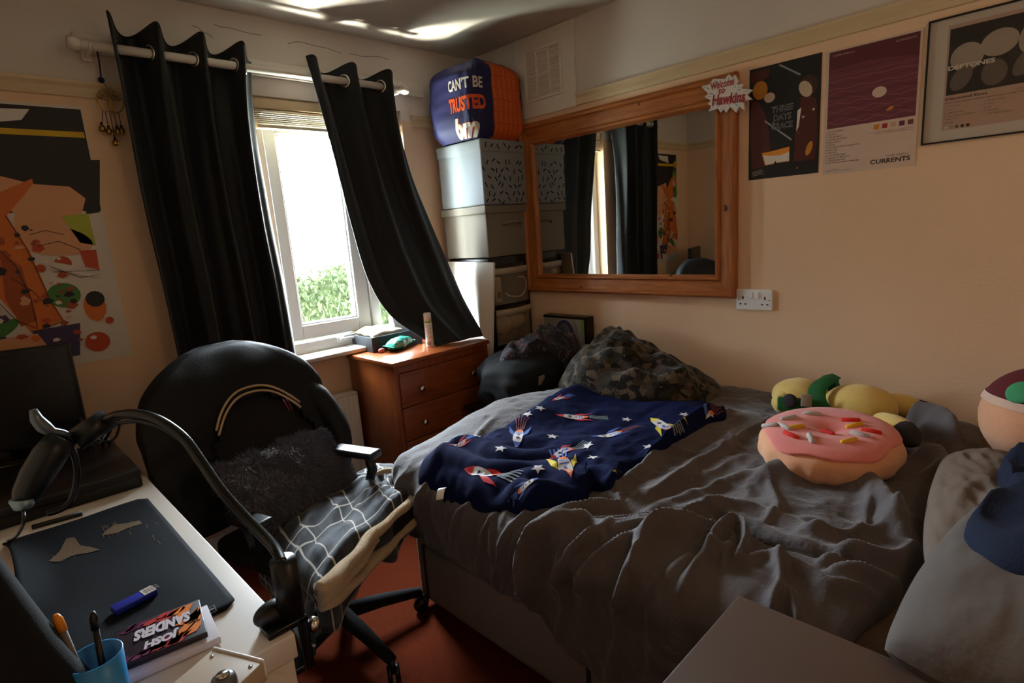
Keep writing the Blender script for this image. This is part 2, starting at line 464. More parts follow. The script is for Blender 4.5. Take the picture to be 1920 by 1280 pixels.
lv.build('foliage', M_leaf, hg); tw.build('stem', M_twig, hg)
cb = MB(); a = P(515, 236, 'y', 9); b_ = P(700, 258, 'y', 9); cb.tube([a+(a-b_)*2, a, b_, b_+(b_-a)*2], .012, seg=6)
tag(cb.build('overhead_cable', M_greyink, loc=a), 'upper overhead cable crossing the sky outside the window', 'cable', 'overhead cables')
cb = MB(); a = P(520, 264, 'y', 9); b_ = P(700, 272, 'y', 9); cb.tube([a+(a-b_)*2, a, b_, b_+(b_-a)*2], .008, seg=6)
tag(cb.build('overhead_cable', M_greyink, loc=a), 'lower, thinner overhead cable crossing the sky outside the window', 'cable', 'overhead cables')

# ------------------------------------------------------------------ curtain pole and curtains
RY = -.10
ra, rb = P(210, 88, 'y', RY), P(735, 167, 'y', RY); rz = (ra.z+rb.z)/2
bt = MB(); a = P(135, 80, 'y', 0); b_ = P(790, 175, 'y', 0); bt.bounds((a.x, -.022, a.z-.034), (b_.x, 0, a.z+.034), 0, .004)
tag(bt.build('batten', M_whitep, loc=(a.x, 0, a.z)), 'white wooden batten fixed to the wall behind the curtain rod', 'batten')
rod = thing('curtain_rod', 'white metal curtain rod above the window', 'curtain rod', (ra.x, RY, rz))
mb = MB(); mb.tube([(ra.x-.10, RY, rz), (rb.x+.06, RY, rz)], .0165, seg=20); mb.build('pole', M_whitep, rod)
mb = MB()
for x in (ra.x-.115, rb.x+.075): mb = MB(); mb.lathe([(.0, -.02), (.02, -.018), (.024, 0), (.02, .018), (0, .02)], (x, RY, rz), rotm(y=PI/2), seg=18); mb.build('finial', M_whitep, rod)
for x in (ra.x-.07, rb.x+.035):
    mb = MB(); mb.bounds((x-.015, -.03, rz-.035), (x+.015, -.022, rz+.035), 0, .003); mb.tube([(x, -.028, rz-.02), (x, RY, rz-.02)], .007); mb.tube([(x, RY+.02*math.sin(q), rz+.021*-math.cos(q)) for q in np.linspace(-1.7, 1.7, 9)], .005, seg=6)
    mb.build('bracket', M_whitep, rod)
M_curt = mat('black curtain cloth', '#08090c', .7, .15, 40, .12, 900, sheen=.12)
def curtain(name, label, levels, nf, amp, phase, nu=150, nv=110, hole_us=()):
    """levels: list of (left point, right point, fold amplitude)"""
    L = catmull([l[0] for l in levels], nv); R_ = catmull([l[1] for l in levels], nv); A = [v.x for v in catmull([Vector((l[2], 0, 0)) for l in levels], nv)]
    V = []
    for j in range(nv):
        row = []; t = j/(nv-1)
        for i in range(nu):
            u = i/(nu-1); p = L[j].lerp(R_[j], u)
            w = math.sin(2*PI*(nf*u)+phase+.9*t*math.sin(4*u+1))
            w2 = .35*math.sin(2*PI*nf*2.3*u+1.3+2*t)*min(1, t*3)
            y = p.y-A[j]*(w+w2)
            x = p.x+.25*A[j]*math.cos(2*PI*nf*u+phase)
            z = p.z+(.022*math.sin(2*PI*nf*u+phase+.6) if j == 0 else .022*math.sin(2*PI*nf*u+phase+.6)*max(0, 1-t*12))
            row.append(Vector((x, y, z)))
        V.append(row)
    o = thing(name, label, 'curtain', L[0], 'black eyelet curtains at the window')
    mb = MB(); mb.surf(V, 0); mb.keep = True; mb.build('cloth', M_curt, o, solid=.004, soff=0)
    mb = MB(); mb.tube([p+Vector((0, -.002, .002)) for p in V[0]], .0035, seg=6); mb.build('top_hem', M_curt, o); mb = MB(); mb.tube([p for p in V[-1]], .004, seg=6); mb.build('bottom_hem', M_curt, o)
    return o, V
def grommets(o, pts):
    for p, a in pts:
        mb = MB(); R3 = rotm(z=a); c = Vector(p)
        ringp = [c+R3 @ Vector((0, math.cos(q)*.026, math.sin(q)*.026)) for q in np.linspace(0, 2*PI, 25)[:-1]]
        mb.tube(ringp, .006, seg=8, closed=True)
        g = mb.build('grommet', M_chrome, o); g['label'] = 'silver metal eyelet'
lt = [(P(195, 50, 'y', RY), P(482, 120, 'y', RY), .055), (P(222, 180, 'y', RY), P(484, 230, 'y', RY), .045), (P(262, 380, 'y', RY), P(510, 400, 'y', RY), .035),
      (P(300, 540, 'y', RY), P(538, 540, 'y', RY), .035), (P(332, 690, 'y', RY), P(560, 670, 'y', RY), .04), (P(352, 800, 'y', RY), P(575, 770, 'y', RY), .04)]
tz = rz+.055
for k in (0,): lt[0][0].z = tz+.03; lt[0][1].z = tz
cl, VL = curtain('curtain', 'black eyelet curtain hanging left of the window behind the chair', lt, 3.5, .05, 1.2)
rt = [(P(568, 128, 'y', RY), P(744, 165, 'y', RY), .05), (P(600, 230, 'y', RY), P(752, 235, 'y', RY), .04), (P(628, 330, 'y', RY), P(772, 325, 'y', RY-.01), .028),
      (P(655, 430, 'y', RY), P(802, 405, 'y', RY-.02), .022), (P(688, 530, 'y', RY-.02), P(838, 490, 'y', RY-.06), .018), (P(735, 597, 'y', RY-.06), P(868, 560, 'y', -.24), .014), (P(815, 648, 'y', -.30), P(906, 628, 'y', -.355), .008)]
rt[0][0].z = tz; rt[0][1].z = tz-.01
cr_, VR = curtain('curtain', 'black eyelet curtain swept right of the window with its hem lying on the wooden drawers', rt, 2.5, .05, .4)
def rod_cross(V):
    """where the cloth crosses the rod axis: eyelets"""
    out = []; 
    for j, row in enumerate(V):
        if abs(row[len(row)//2].z-rz) < .03: break
    row = V[j]
    for i in range(len(row)-1):
        if (row[i].y-RY)*(row[i+1].y-RY) <= 0:
            d = row[i+1]-row[i]; out.append(((row[i].x, RY, rz), math.atan2(d.y, d.x)+PI/2))
    return out
grommets(cl, rod_cross(VL)); grommets(cr_, rod_cross(VR))

# ------------------------------------------------------------------ wind chime hanging from the batten
c0 = P(178, 78, 'y', -.03); ch = thing('wind_chime', 'brass wind chime with bells hanging from the batten left of the curtain', 'wind chime', c0)
M_cord = mat('navy cord', '#15183a', .8)
mb = MB(); q1 = P(190, 150, 'y', -.035); mb.tube([c0, c0.lerp(q1, .5)+Vector((.003, 0, 0)), q1], .0028, seg=6); mb.tube([c0+Vector((-.004, .02, .003)), c0], .002, seg=6); mb.build('cord', M_cord, ch)
mb = MB(); mb.ball(q1, .011, nu=14, nv=8); mb.build('bead', M_cord, ch)
mb = MB(); dcen = P(207, 190, 'y', -.035); n_ = 28
mb.tube([dcen+Vector((.042*math.cos(a), 0, .042*math.sin(a))) for a in np.linspace(0, 2*PI, n_+1)[:-1]], .003, seg=6, closed=True)
mb.tube([q1, dcen+Vector((0, 0, .042))], .0018, seg=5)
for k in range(7):
    a = PI/2+(k-3)*.42; mb.tube([dcen+Vector((0, 0, -.04)), dcen+Vector((.004*(k-3), 0, -.005)), dcen+Vector((.04*math.cos(a), 0, .04*math.sin(a)))], .0018, seg=5)
    mb.ball(dcen+Vector((.028*math.cos(a), 0, .028*math.sin(a))), .005, nu=8, nv=5)
mb.build('tree_ring', M_brass, ch)
for px, py in ((192, 241), (205, 247), (221, 247), (229, 246), (217, 268)):
    b_ = P(px, py, 'y', -.035); top = dcen+Vector((max(-.03, min(.03, b_.x-dcen.x)), 0, -.035))
    mb = MB(); mb.tube([top, b_+Vector((0, 0, .01))], .0014, seg=5); mb.ball(b_+Vector((0, 0, .018)), .005, nu=8, nv=5); mb.build('chain', M_cord, ch)
    mb = MB(); mb.lathe([(.0, .014), (.006, .013), (.0105, .005), (.0115, -.002), (.009, -.009), (.003, -.0125), (0, -.013)], b_, seg=14); mb.build('bell', M_brass, ch)

# ------------------------------------------------------------------ anime-coloured poster on the back wall (plain stand-in artwork)
PC = [mat('poster '+n, c, .5, .06, 14) for n, c in (('white', '#cfc6bd'), ('black', '#140f10'), ('yellow', '#c9a200'), ('skin', '#d39a72'), ('orange', '#c96a22'), ('deep orange', '#9a4415'), ('green', '#3f7a34'), ('red', '#b5431f'), ('violet', '#3a2f58'), ('lime', '#a9b23a'), ('pale', '#d9d3cd'))]
p = Print(lambda u, v, h: Vector((u, -.002-h, v)))
x0, x1, z0, z1 = -2.41, -1.945, .985, 1.925
px = lambda pts: [(q.x, q.z) for q in (P(a, b, 'y', 0) for a, b in pts)]
p.rect(x0+.012, 1.55, x1-.004, z1-.01, 1, 1); p.poly(px([(0, 300), (187, 300), (187, 398), (160, 402), (165, 375), (60, 340), (0, 330)]), 1, 1.5)
p.poly(px([(0, 203), (55, 205), (40, 225), (0, 228)]), 10, 2)
p.poly(px([(-60, 200), (0, 203), (0, 228), (-60, 232)]), 10, 2)
p.rect(x0+.03, 1.815, x1-.008, 1.835, 2, 3)
p.disc(x0+.03, 1.83, .03, .03, 2, 3)
p.poly(px([(0, 330), (60, 345), (130, 350), (160, 372), (150, 415), (110, 430), (40, 410), (0, 380)]), 3, 3)
p.disc(*px([(95, 450)])[0], .125, .055, 3, 4, a=-.2); p.disc(*px([(60, 418)])[0], .05, .05, 3, 5)
p.poly(px([(115, 405), (165, 400), (180, 460), (150, 455)]), 9, 4)
p.poly(px([(-80, 430), (10, 400), (55, 470), (95, 560), (120, 600), (60, 625), (0, 560), (-80, 600)]), 4, 5)
p.poly(px([(0, 470), (40, 500), (70, 600), (40, 612), (10, 560)]), 5, 6)
p.poly(px([(-80, 300), (0, 360), (60, 335), (62, 345), (0, 420), (-80, 400)]), 4, 6)
p.disc(*px([(120, 553)])[0], .05, .045, 6, 6); p.disc(*px([(178, 575)])[0], .035, .055, 4, 6); p.disc(*px([(178, 560)])[0], .03, .03, 1, 7)
p.poly(px([(60, 620), (150, 605), (150, 640), (75, 660)]), 8, 6); p.poly(px([(130, 640), (150, 630), (150, 665), (135, 668)]), 8, 7)
for a, b, r in ((183, 640, .04), (118, 493, .026), (76, 503, .015), (205, 600, .014)):
    p.disc(*px([(a, b)])[0], r, r*.95, 7, 8); p.disc(*px([(a-8, b-8)])[0], r*.25, r*.18, 10, 9)
p.poly(px([(40, 630), (70, 625), (95, 655), (60, 665), (-40, 670), (-40, 640)]), 3, 7)
p.poly(px([(148, 470), (180, 468), (186, 505), (160, 500)]), 7, 6)
rr = random.Random(8)
for k in range(16): p.disc(rr.uniform(x0+.03, -2.26), rr.uniform(1.05, 1.75), rr.uniform(.02, .05), rr.uniform(.02, .06), rr.choice((3, 4, 5, 6, 7, 8)), 3+k*.2, a=rr.random()*3)
for k in range(70):
    a_, b_ = rr.uniform(-30, 165), rr.uniform(420, 640)
    if a_ > 95+.32*(b_-420): continue
    c_ = px([(a_, b_)])[0]; s_ = rr.uniform(.006, .022); w_ = rr.uniform(.3, 1); an = rr.random()*3
    p.poly([(c_[0]+s_*math.cos(an+q_)*(1 if q_ else w_), c_[1]+s_*w_*math.sin(an+q_)) for q_ in (0, 1.3, 2.4, 3.6, 5.0)], rr.choice((1, 1, 3, 4, 5, 5, 7, 8, 10)), 10+k*.05)
for ln in ([(0, 470), (30, 500), (58, 560), (70, 612)], [(10, 405), (52, 470), (92, 560), (118, 602), (62, 624)], [(55, 440), (85, 432), (120, 440)], [(70, 462), (110, 452), (150, 468)], [(95, 500), (150, 520), (182, 515)], [(100, 510), (186, 506)], [(20, 520), (60, 545), (90, 575)], [(-10, 560), (30, 600), (70, 615)]):
    p.line(px(ln), .0022, 1, 14)
p.poly(px([(95, 490), (190, 508), (190, 522), (95, 504)]), 0, 14)
p.mb.bounds((x0, -.002, z0), (x1, .001, z1))
o = p.mb.build('poster', PC, loc=((x0+x1)/2, 0, z0)); tag(o, 'tall orange, black and white poster with a yellow band, left of the curtain', 'poster')

# ------------------------------------------------------------------ right wall: vent, mirror, sign, posters, socket
vt = thing('air_vent', 'white louvred air vent on a board high in the corner above the mirror', 'vent', (-.01, -.58, 1.95))
mb = MB(); mb.bounds((-.012, -.785, 1.955), (0, -.37, ZC-.002), 0, .003); mb.build('backing_board', M_whitep, vt)
mb = MB(); va, vb = P(985, 100, 'x', 0), P(1060, 175, 'x', 0); y1, y0, zt, zb = va.y, vb.y, va.z, vb.z
for k in range(2):
    pass
mb.bounds((-.022, y0, zb), (-.012, y0+.014, zt), 0, .002); mb.bounds((-.022, y1-.014, zb), (-.012, y1, zt), 0, .002)
mb.bounds((-.022, y0+.014, zb), (-.012, y1-.014, zb+.014), 0, .002); mb.bounds((-.022, y0+.014, zt-.014), (-.012, y1-.014, zt), 0, .002)
for f in (1/3, 2/3): mb.bounds((-.021, y0+(y1-y0)*f-.004, zb), (-.012, y0+(y1-y0)*f+.004, zt), 0, .001)
mb.build('grille_frame', M_whitep, vt)
mb = MB(); n_ = 17
for k in range(n_): mb.box((-.016, (y0+y1)/2, zb+.02+(zt-zb-.04)*k/(n_-1)), (.012, y1-y0-.02, .003), 0, 0, rotm(y=.6))
mb.build('louvre', M_whitep, vt)

# mirror
PINE = wood('pine along', '#8a4a1c', '#b06a30', 'y', .4); PINEV = wood('pine upright', '#8a4a1c', '#b06a30', 'z', .4)
oy1, oy0, oz0, oz1 = -.375, -1.612, 1.010, 1.925
gi = P(1340, 515, 'x', -.02); gt = P(1340, 201, 'x', -.02); gl_ = P(1016, 512, 'x', -.02)
iy0, iy1, iz0, iz1 = gi.y, max(gl_.y, oy1-.12) if False else gl_.y, gi.z, gt.z
mir = thing('wall_mirror', 'large rectangular mirror in a wide pine frame on the right wall', 'mirror', (-.02, (oy0+oy1)/2, oz0))
prof = [(0, .0), (0, .030), (.10, .040), (.20, .040), (.26, .028), (.72, .024), (.80, .034), (.90, .034), (1.0, .016), (1.0, 0)]
def frame_bar(a_out, b_out, a_in, b_in, m_, nm):
    V = []
    for o_, i_ in ((a_out, a_in), (b_out, b_in)):
        V.append([Vector((-d, o_[0]+(i_[0]-o_[0])*f, o_[1]+(i_[1]-o_[1])*f)) for f, d in prof])
    mb = MB(); mb.surf(V, 0); mb.f.append(tuple(range(len(prof)))); mb.m.append(0); mb.s.append(False); mb.f.append(tuple(len(prof)+k for k in range(len(prof)))); mb.m.append(0); mb.s.append(False); mb.s = [False]*len(mb.s)
    mb.build(nm, m_, mir)
O = [(oy0, oz0), (oy1, oz0), (oy1, oz1), (oy0, oz1)]; I = [(iy0, iz0), (iy1, iz0), (iy1, iz1), (iy0, iz1)]
for k in range(4): frame_bar(O[k], O[(k+1) % 4], I[k], I[(k+1) % 4], PINE if k % 2 == 0 else PINEV, 'frame_rail' if k % 2 == 0 else 'frame_stile')
M_mir = bpy.data.materials.new('silvered glass'); M_mir.use_nodes = True; t = NT(M_mir); b = t.n['Principled BSDF']
b.inputs['Metallic'].default_value = 1; b.inputs['Roughness'].default_value = .015; b.inputs['Base Color'].default_value = (.80, .84, .82, 1)
mb = MB(); mb.bounds((-.014, iy0-.006, iz0-.006), (-.008, iy1+.006, iz1+.006)); mb.build('mirror_glass', M_mir, mir)
for (a, b_) in ((1198, 193), (1258, 518), (1090, 540), (1360, 390)):
    mb = MB(); q = P(a, b_, 'x', -.026); mb.lathe([(.009, 0), (.006, .0018), (0, .002)], (-.0265, q.y, q.z), rotm(y=-PI/2), seg=12, sx=1.5); mb.build('knot', mat('pine knot', '#4a2208', .5), mir)

# star-shaped sign on the mirror corner
SM = [M_paper, mat('blue pencil', '#6d93ad', .7, .2, 80), mat('red felt pen', '#a3222a', .6, .2, 60), mat('dark red felt pen', '#6a1218', .6)]
star_px = [(1315, 162), (1330, 158), (1337, 148), (1360, 148), (1366, 139), (1373, 145), (1378, 140), (1384, 152), (1381, 159), (1393, 158), (1390, 166), (1411, 168), (1400, 178), (1410, 186), (1394, 189), (1396, 207), (1386, 200), (1380, 211), (1369, 200), (1361, 211), (1357, 204), (1351, 211), (1346, 203), (1328, 209), (1334, 199), (1327, 195), (1333, 188), (1321, 182), (1328, 176)]
SX = -.048
sp = [(-q.y, q.z) for q in (P(a, b, 'x', SX) for a, b in star_px)]
p = Print(lambda u, v, h: Vector((SX-h, -u, v)))
p.poly(sp, 0, 2)
cu_ = sum(a for a, b in sp)/len(sp); cv_ = sum(b for a, b in sp)/len(sp)
for i in range(0, len(sp)):
    a = Vector(sp[i]); c_ = Vector((cu_, cv_)); d1 = a.lerp(c_, .06); 
    nx = Vector(sp[(i+1) % len(sp)]); 
    p.poly([tuple(a.lerp(c_, .05)), tuple(a.lerp(nx, .25).lerp(c_, .2)), tuple(a.lerp(c_, .38))], 1, 3)
q = [P(a, b, 'x', SX) for a, b in ((1329, 164), (1379, 148), (1347, 177), (1335, 199), (1396, 178))]
def tline(body, qa, qb, hgt, mt, ly, bold=.02, shear=.1, **k):
    a = (-qa.y, qa.z); w = math.hypot(-qb.y-a[0], qb.z-a[1]); p.text(body, a[0], a[1], w, hgt, mt, ly, shear=shear, bold=bold, rot=math.atan2(qb.z-qa.z, -qb.y-a[0]), **k)
tline('Welcome', P(1333, 170, 'x', SX), P(1377, 159, 'x', SX), .030, 2, 4)
tline('to', P(1347, 177, 'x', SX), P(1360, 174, 'x', SX), .022, 2, 4)
tline('Hawkins', P(1335, 199, 'x', SX), P(1397, 191, 'x', SX), .042, 3, 4, bold=.035); tline('Hawkins', P(1336, 199, 'x', SX), P(1397, 191, 'x', SX), .042, 2, 5, bold=.012)
mb = p.mb; n0 = len(mb.v)
V = [[Vector((SX, -u, v)) for u, v in sp+sp[:1]], [Vector((SX+.012, -u, v)) for u, v in sp+sp[:1]]]
mb.surf(V, 0); mb.s = [False]*len(mb.s)
o = mb.build('star_sign', SM, loc=(SX, -cu_, cv_)); tag(o, 'white starburst paper sign with red lettering stuck on the corner of the mirror frame', 'sign')

def wall_print(pxpts, mats, name, label, cat, depth=.0025):
    pass
def rprint(xo=.002): return Print(lambda u, v, h: Vector((-xo-h, -u, v)), step=.0003)
def uv(a, b): q = P(a, b, 'x', 0); return (-q.y, q.z)
# poster: three days grace
BM = [mat('band poster '+n, c, .45, .1, 25) for n, c in (('black', '#120d0d'), ('dark red', '#4a1512'), ('ochre', '#b97a22'), ('bone', '#b9a38f'), ('white', '#d5c9bd'), ('flame', '#d98a25'), ('brown', '#3a2013'), ('steel', '#8d8a8a'))]
u0, u1 = uv(1405, 240)[0], uv(1538, 210)[0]; v0, v1 = uv(1405, 338)[1], uv(1405, 132)[1]
W, Hh = u1-u0, v1-v0
g = lambda x, y: (u0+x*W, v0+y*Hh)
p = rprint()
p.rect(u0, v0, u1, v1, 0, 1)
rr = random.Random(2)
p.poly([g(.02, .97), g(.3, .98), g(.28, .9), g(.1, .86), g(.02, .88)], 1, 2)
p.poly([g(.03, .74), g(.14, .70), g(.24, .58), g(.30, .42), g(.36, .12), g(.05, .10), g(.02, .4)], 1, 2)
p.poly([g(.74, .66), g(.82, .70), g(.95, .62), g(.98, .3), g(.95, .12), g(.66, .12), g(.68, .4)], 1, 2)
p.disc(*g(.16, .80), W*.11, W*.13, 2, 3); p.disc(*g(.30, .72), W*.08, W*.07, 3, 3); p.disc(*g(.83, .75), W*.13, W*.15, 6, 3); p.disc(*g(.80, .73), W*.08, W*.12, 3, 4, a=.5)
p.disc(*g(.87, .22), W*.04, W*.10, 2, 4, a=-.3); p.poly([g(.70, .56), g(.75, .58), g(.72, .42), g(.69, .38)], 4, 4)
p.line([g(.44, .98), g(.72, .86)], .006, 7, 3); p.line([g(.24, .52), g(.62, .32)], .006, 7, 3)
p.poly([g(.2, .235), g(.33, .24), g(.6, .26), g(.6, .13), g(.42, .13), g(.40, .15), g(.38, .125), g(.25, .12)], 5, 4)
p.poly([g(.22, .215), g(.33, .20), g(.48, .195), g(.6, .215), g(.6, .135), g(.42, .135), g(.40, .155), g(.38, .13), g(.26, .125)], 4, 5)
for k in range(26): p.disc(*g(rr.uniform(.03, .97), rr.uniform(.05, .66)), W*rr.uniform(.004, .02), W*rr.uniform(.004, .02), rr.choice((1, 2, 3, 6)), 3)
for i, wd in enumerate(('THREE', 'DAYS', 'GRACE')):
    p.text(wd, g(.33, 0)[0]+.008*(i == 1), g(0, .575-.075*i)[1], W*(.31 if i != 1 else .26), Hh*.062, 7, 6, bold=.03); p.text(wd, g(.33, 0)[0]+.008*(i == 1), g(0, .575-.075*i)[1], W*(.31 if i != 1 else .26), Hh*.062, 0, 7, bold=-.012)
for k in range(4): p.line([g(.06, .07-.012*k), g(.2+.03*(k % 2), .085-.012*k)], .0014, 3, 4)
p.mb.bounds((-.002, -u1, v0), (.001, -u0, v1), 0)
tag(p.mb.build('poster', BM, loc=(0, -(u0+u1)/2, v0)), 'dark poster reading THREE DAYS GRACE with a pale flame panel, beside the mirror', 'poster', 'posters on the right wall')
# poster: currents
CM = [mat('print '+n, c, .5, .05, 20) for n, c in (('paper', '#cdb3a2'), ('mauve', '#6b3440'), ('plum', '#57222f'), ('rose', '#8a5054'), ('pearl', '#cdb6a6'), ('orange', '#c07a1e'), ('crimson', '#a02336'), ('tan', '#c09a84'), ('violet', '#5a2c4c'), ('brown', '#6b3a34'))] + [M_ink, M_greyink]
u0, u1 = uv(1546, 200)[0], uv(1724, 180)[0]; v0, v1 = uv(1543, 328)[1], uv(1553, 97)[1]
W, Hh = u1-u0, v1-v0
p = rprint(); p.rect(u0, v0, u1, v1, 0, 1)
a0, a1, b0, b1 = .04, .975, .375, .985
p.poly([g(a0, b0), g(a1, b0), g(a1, b1), g(a0, b1)], 1, 2)
p.poly([g(a0, .84), g(.5, .86), g(a1, .82), g(a1, b1), g(a0, b1)], 2, 3)
for k in range(16):
    yy = .39+.022*k*(1+.02*k); pts = [g(a0+(a1-a0)*i/24, min(.83, yy+.012*math.sin(i*.9+k*1.7)*(1.2-k/16))) for i in range(25)]
    p.line(pts, .0016+.0012*(k % 2), 3 if k % 3 else 2, 4)
p.disc(*g(.60, .60), W*.075, W*.06, 4, 6)
p.disc(*g(.72, .46), W*.04, W*.018, 5, 6, a=.4)
p.text('TAME IMPALA', *g(.08, .945), W*.24, Hh*.014, 7, 6); p.text('CURRENTS', *g(.74, .945), W*.2, Hh*.014, 7, 6)
for k in range(5): p.rect(*g(.56+.086*k, .315), *g(.615+.086*k, .352), (5, 6, 7, 8, 9)[k], 3)
trk = ['1. LET IT HAPPEN', '2. NANGS', '3. THE MOMENT', "4. YES I'M CHANGING", '5. EVENTUALLY', '6. GOSSIP', '7. THE LESS I KNOW THE BETTER', '8. PAST LIFE', '9. DISCIPLES', "10. 'CAUSE I'M A MAN", '11. REALITY IN MOTION', '12. LOVE/PARANOIA', '13. NEW PERSON, SAME OLD MISTAKES']
for k, s_ in enumerate(trk): p.text(s_, *g(.035, .343-.0215*k), None, Hh*.0125, 11, 3, bold=.012)
p.text('TAME IMPALA', *g(.70, .088), W*.235, Hh*.016, 11, 3); p.text('CURRENTS', *g(.54, .042), W*.41, Hh*.036, 10, 3, bold=.025)
for k in range(2): p.line([g(.50+.08*k, .292-.014*k), g(.96, .292-.014*k)], .0012, 11, 3); p.line([g(.035, .035-.012*k), g(.2+.14*k, .035-.012*k)], .0012, 11, 3)
p.mb.bounds((-.002, -u1, v0), (.001, -u0, v1), 0)
tag(p.mb.build('poster', CM, loc=(0, -(u0+u1)/2, v0)), 'pink album poster reading CURRENTS with a mauve picture, middle of the three prints', 'poster', 'posters on the right wall')
# framed print: deftones
u0, v1 = uv(1743, 42); u1 = u0+.35; v0 = uv(1728, 273)[1]; W, Hh = u1-u0, v1-v0
fr_ = thing('picture_frame', 'thin black clip frame with a white mount around a print reading DEFTONES', 'picture frame', (0, -(u0+u1)/2, v0), 'posters on the right wall')
mb = MB()
mb.bounds((-.012, -u1, v0), (0, -u0, v0+.005)); mb.bounds((-.012, -u1, v1-.005), (0, -u0, v1)); mb.bounds((-.012, -u0-.005, v0+.005), (0, -u0, v1-.005)); mb.bounds((-.012, -u1, v0+.005), (0, -u1+.005, v1-.005))
mb.build('frame', M_black, fr_)
DM = [mat('mount card', '#bdb3a8', .5, .03, 10), mat('print sepia', '#b09080', .5, .05, 10), mat('print black', '#160f10', .5), mat('print pale', '#9a8a7c', .5, .15, 20), mat('print grey', '#5d4f48', .5, .2, 20), M_ink, M_greyink, mat('print white', '#cfc4b8', .5)]
p = Print(lambda u, v, h: Vector((-.004-h, -u, v)), step=.0003)
p.rect(u0+.005, v0+.005, u1-.005, v1-.005, 0, 1)
p.poly([g(.15, .10), g(1-.08, .10), g(1-.08, .93), g(.15, .93)], 1, 2)
p.poly([g(.165, .38), g(.905, .38), g(.905, .90), g(.165, .90)], 2, 3)
p.disc(*g(.30, .66), W*.12, Hh*.11, 3, 4, a=-.6); p.disc(*g(.27, .50), W*.07, Hh*.10, 4, 5, a=-.5); p.disc(*g(.52, .72), W*.13, Hh*.10, 3, 5, a=.2)
p.disc(*g(.78, .74), W*.12, Hh*.16, 3, 6, a=-.5); p.disc(*g(.72, .55), W*.07, Hh*.13, 4, 5, a=-.6); p.disc(*g(.50, .50), W*.09, Hh*.10, 4, 4)
p.text('DEFTONES', *g(.17, .575), W*.33, Hh*.035, 7, 8, bold=.03)
p.text('Diamond Eyes', *g(.165, .335), W*.30, Hh*.026, 5, 4, bold=.02)
p.line([g(.165, .318), g(.905, .318)], .0012, 5, 4)
for k, s_ in enumerate(('1. Diamond Eyes', '2. Royal', '3. CMND/CTRL', "4. You've Seen the Butcher", '5. Beauty School', '6. Prince')): p.text(s_, *g(.165, .283-.026*k), None, Hh*.014, 6, 4, bold=.01)
for k, s_ in enumerate(('7. Rocket Skates', '8. Sextape', '9. Risk', '10. 976-EVIL', '11. This Place Is Death')): p.text(s_, *g(.45, .283-.026*k), None, Hh*.014, 6, 4, bold=.01)
for k in range(5): p.disc(*g(.185+.04*k, .12), W*.014, W*.014, (0, 3, 4, 5, 5)[k], 4)
for k in range(2): p.line([g(.66, .345-.012*k), g(.905, .345-.012*k)], .0012, 6, 4); p.line([g(.74, .135-.012*k), g(.9, .135-.012*k)], .0012, 6, 4)
p.mb.bounds((-.004, -u1+.005, v0+.005), (-.001, -u0-.005, v1-.005), 0)
p.mb.build('print', DM, fr_)
gm, t, b = base('picture glass', .03); tr = t.new('ShaderNodeBsdfTransparent'); gl = t.new('ShaderNodeBsdfGlossy'); gl.inputs['Roughness'].default_value = .05
fz = t.new('ShaderNodeLayerWeight'); fzo = t.math('ADD', t.math('MULTIPLY', t.math('POWER', fz.outputs['Facing'], 5.0), .5), .03); mx = t.new('ShaderNodeMixShader'); t.link(fzo, mx.inputs[0]); t.link(tr.outputs[0], mx.inputs[1]); t.link(gl.outputs[0], mx.inputs[2]); t.link(mx.outputs[0], t.n['Material Output'].inputs[0])
mb = MB(); mb.bounds((-.0105, -u1+.005, v0+.005), (-.009, -u0-.005, v1-.005)); mb.build('glass', gm, fr_)

# socket
sa = P(1383, 541, 'x', 0); s0y, s1y, s0z, s1z = sa.y, sa.y-.152, sa.z-.088, sa.z
so = thing('wall_socket', 'white double wall socket below the mirror corner', 'socket', (0, (s0y+s1y)/2, s0z))
mb = MB(); mb.bounds((-.014, s1y, s0z), (0, s0y, s1z), 0, .004); mb.build('plate', M_white, so)
for k in (0, 1):
    cy = (s0y+s1y)/2+(.013 if k == 0 else -.013); mb = MB(); mb.box((-.016, cy, s1z-.024), (.008, .02, .026), 0, .002, rotm(y=.08)); mb.build('switch', M_white, so)
mb = MB()
for cy in (s0y-.030, s1y+.030):
    mb.bounds((-.0145, cy-.003, s0z+.045), (-.0135, cy+.003, s0z+.058)); 
    for d in (-.011, .011): mb.bounds((-.0145, cy+d-.004, s0z+.022), (-.0135, cy+d+.004, s0z+.028))
for cy in (s0y-.012, s1y+.012): mb.lathe([(.0025, 0), (.0025, .0006), (0, .0006)], (-.0142, cy, (s0z+s1z)/2), rotm(y=-PI/2), seg=10)
mb.build('pin_hole', M_ink, so)

# ------------------------------------------------------------------ wooden chest of drawers
CH = wood('varnished mahogany', '#77381a', '#934c1e', 'x', .3, 5, .35); CHS = wood('varnished mahogany upright', '#77381a', '#934c1e', 'z', .3, 5, .35)
dx0, dx1, dy0, dy1, dz = -1.020, -.43, -.435, -.012, .80
ds = thing('chest_of_drawers', 'reddish wooden chest of drawers with round metal knobs under the window', 'chest of drawers', ((dx0+dx1)/2, (dy0+dy1)/2, 0))
mb = MB(); mb.bounds((dx0-.012, dy0-.012, dz-.022), (dx1+.008, dy1, dz), 0, .004); mb.build('top', CH, ds)
mb = MB(); mb.bounds((dx0, dy0, .06), (dx0+.02, dy1, dz-.022), 0, .002); mb.bounds((dx1-.02, dy0, .06), (dx1, dy1, dz-.022), 0, .002); mb.bounds((dx0+.02, dy0+.02, .06), (dx1-.02, dy1, dz-.022), 0)
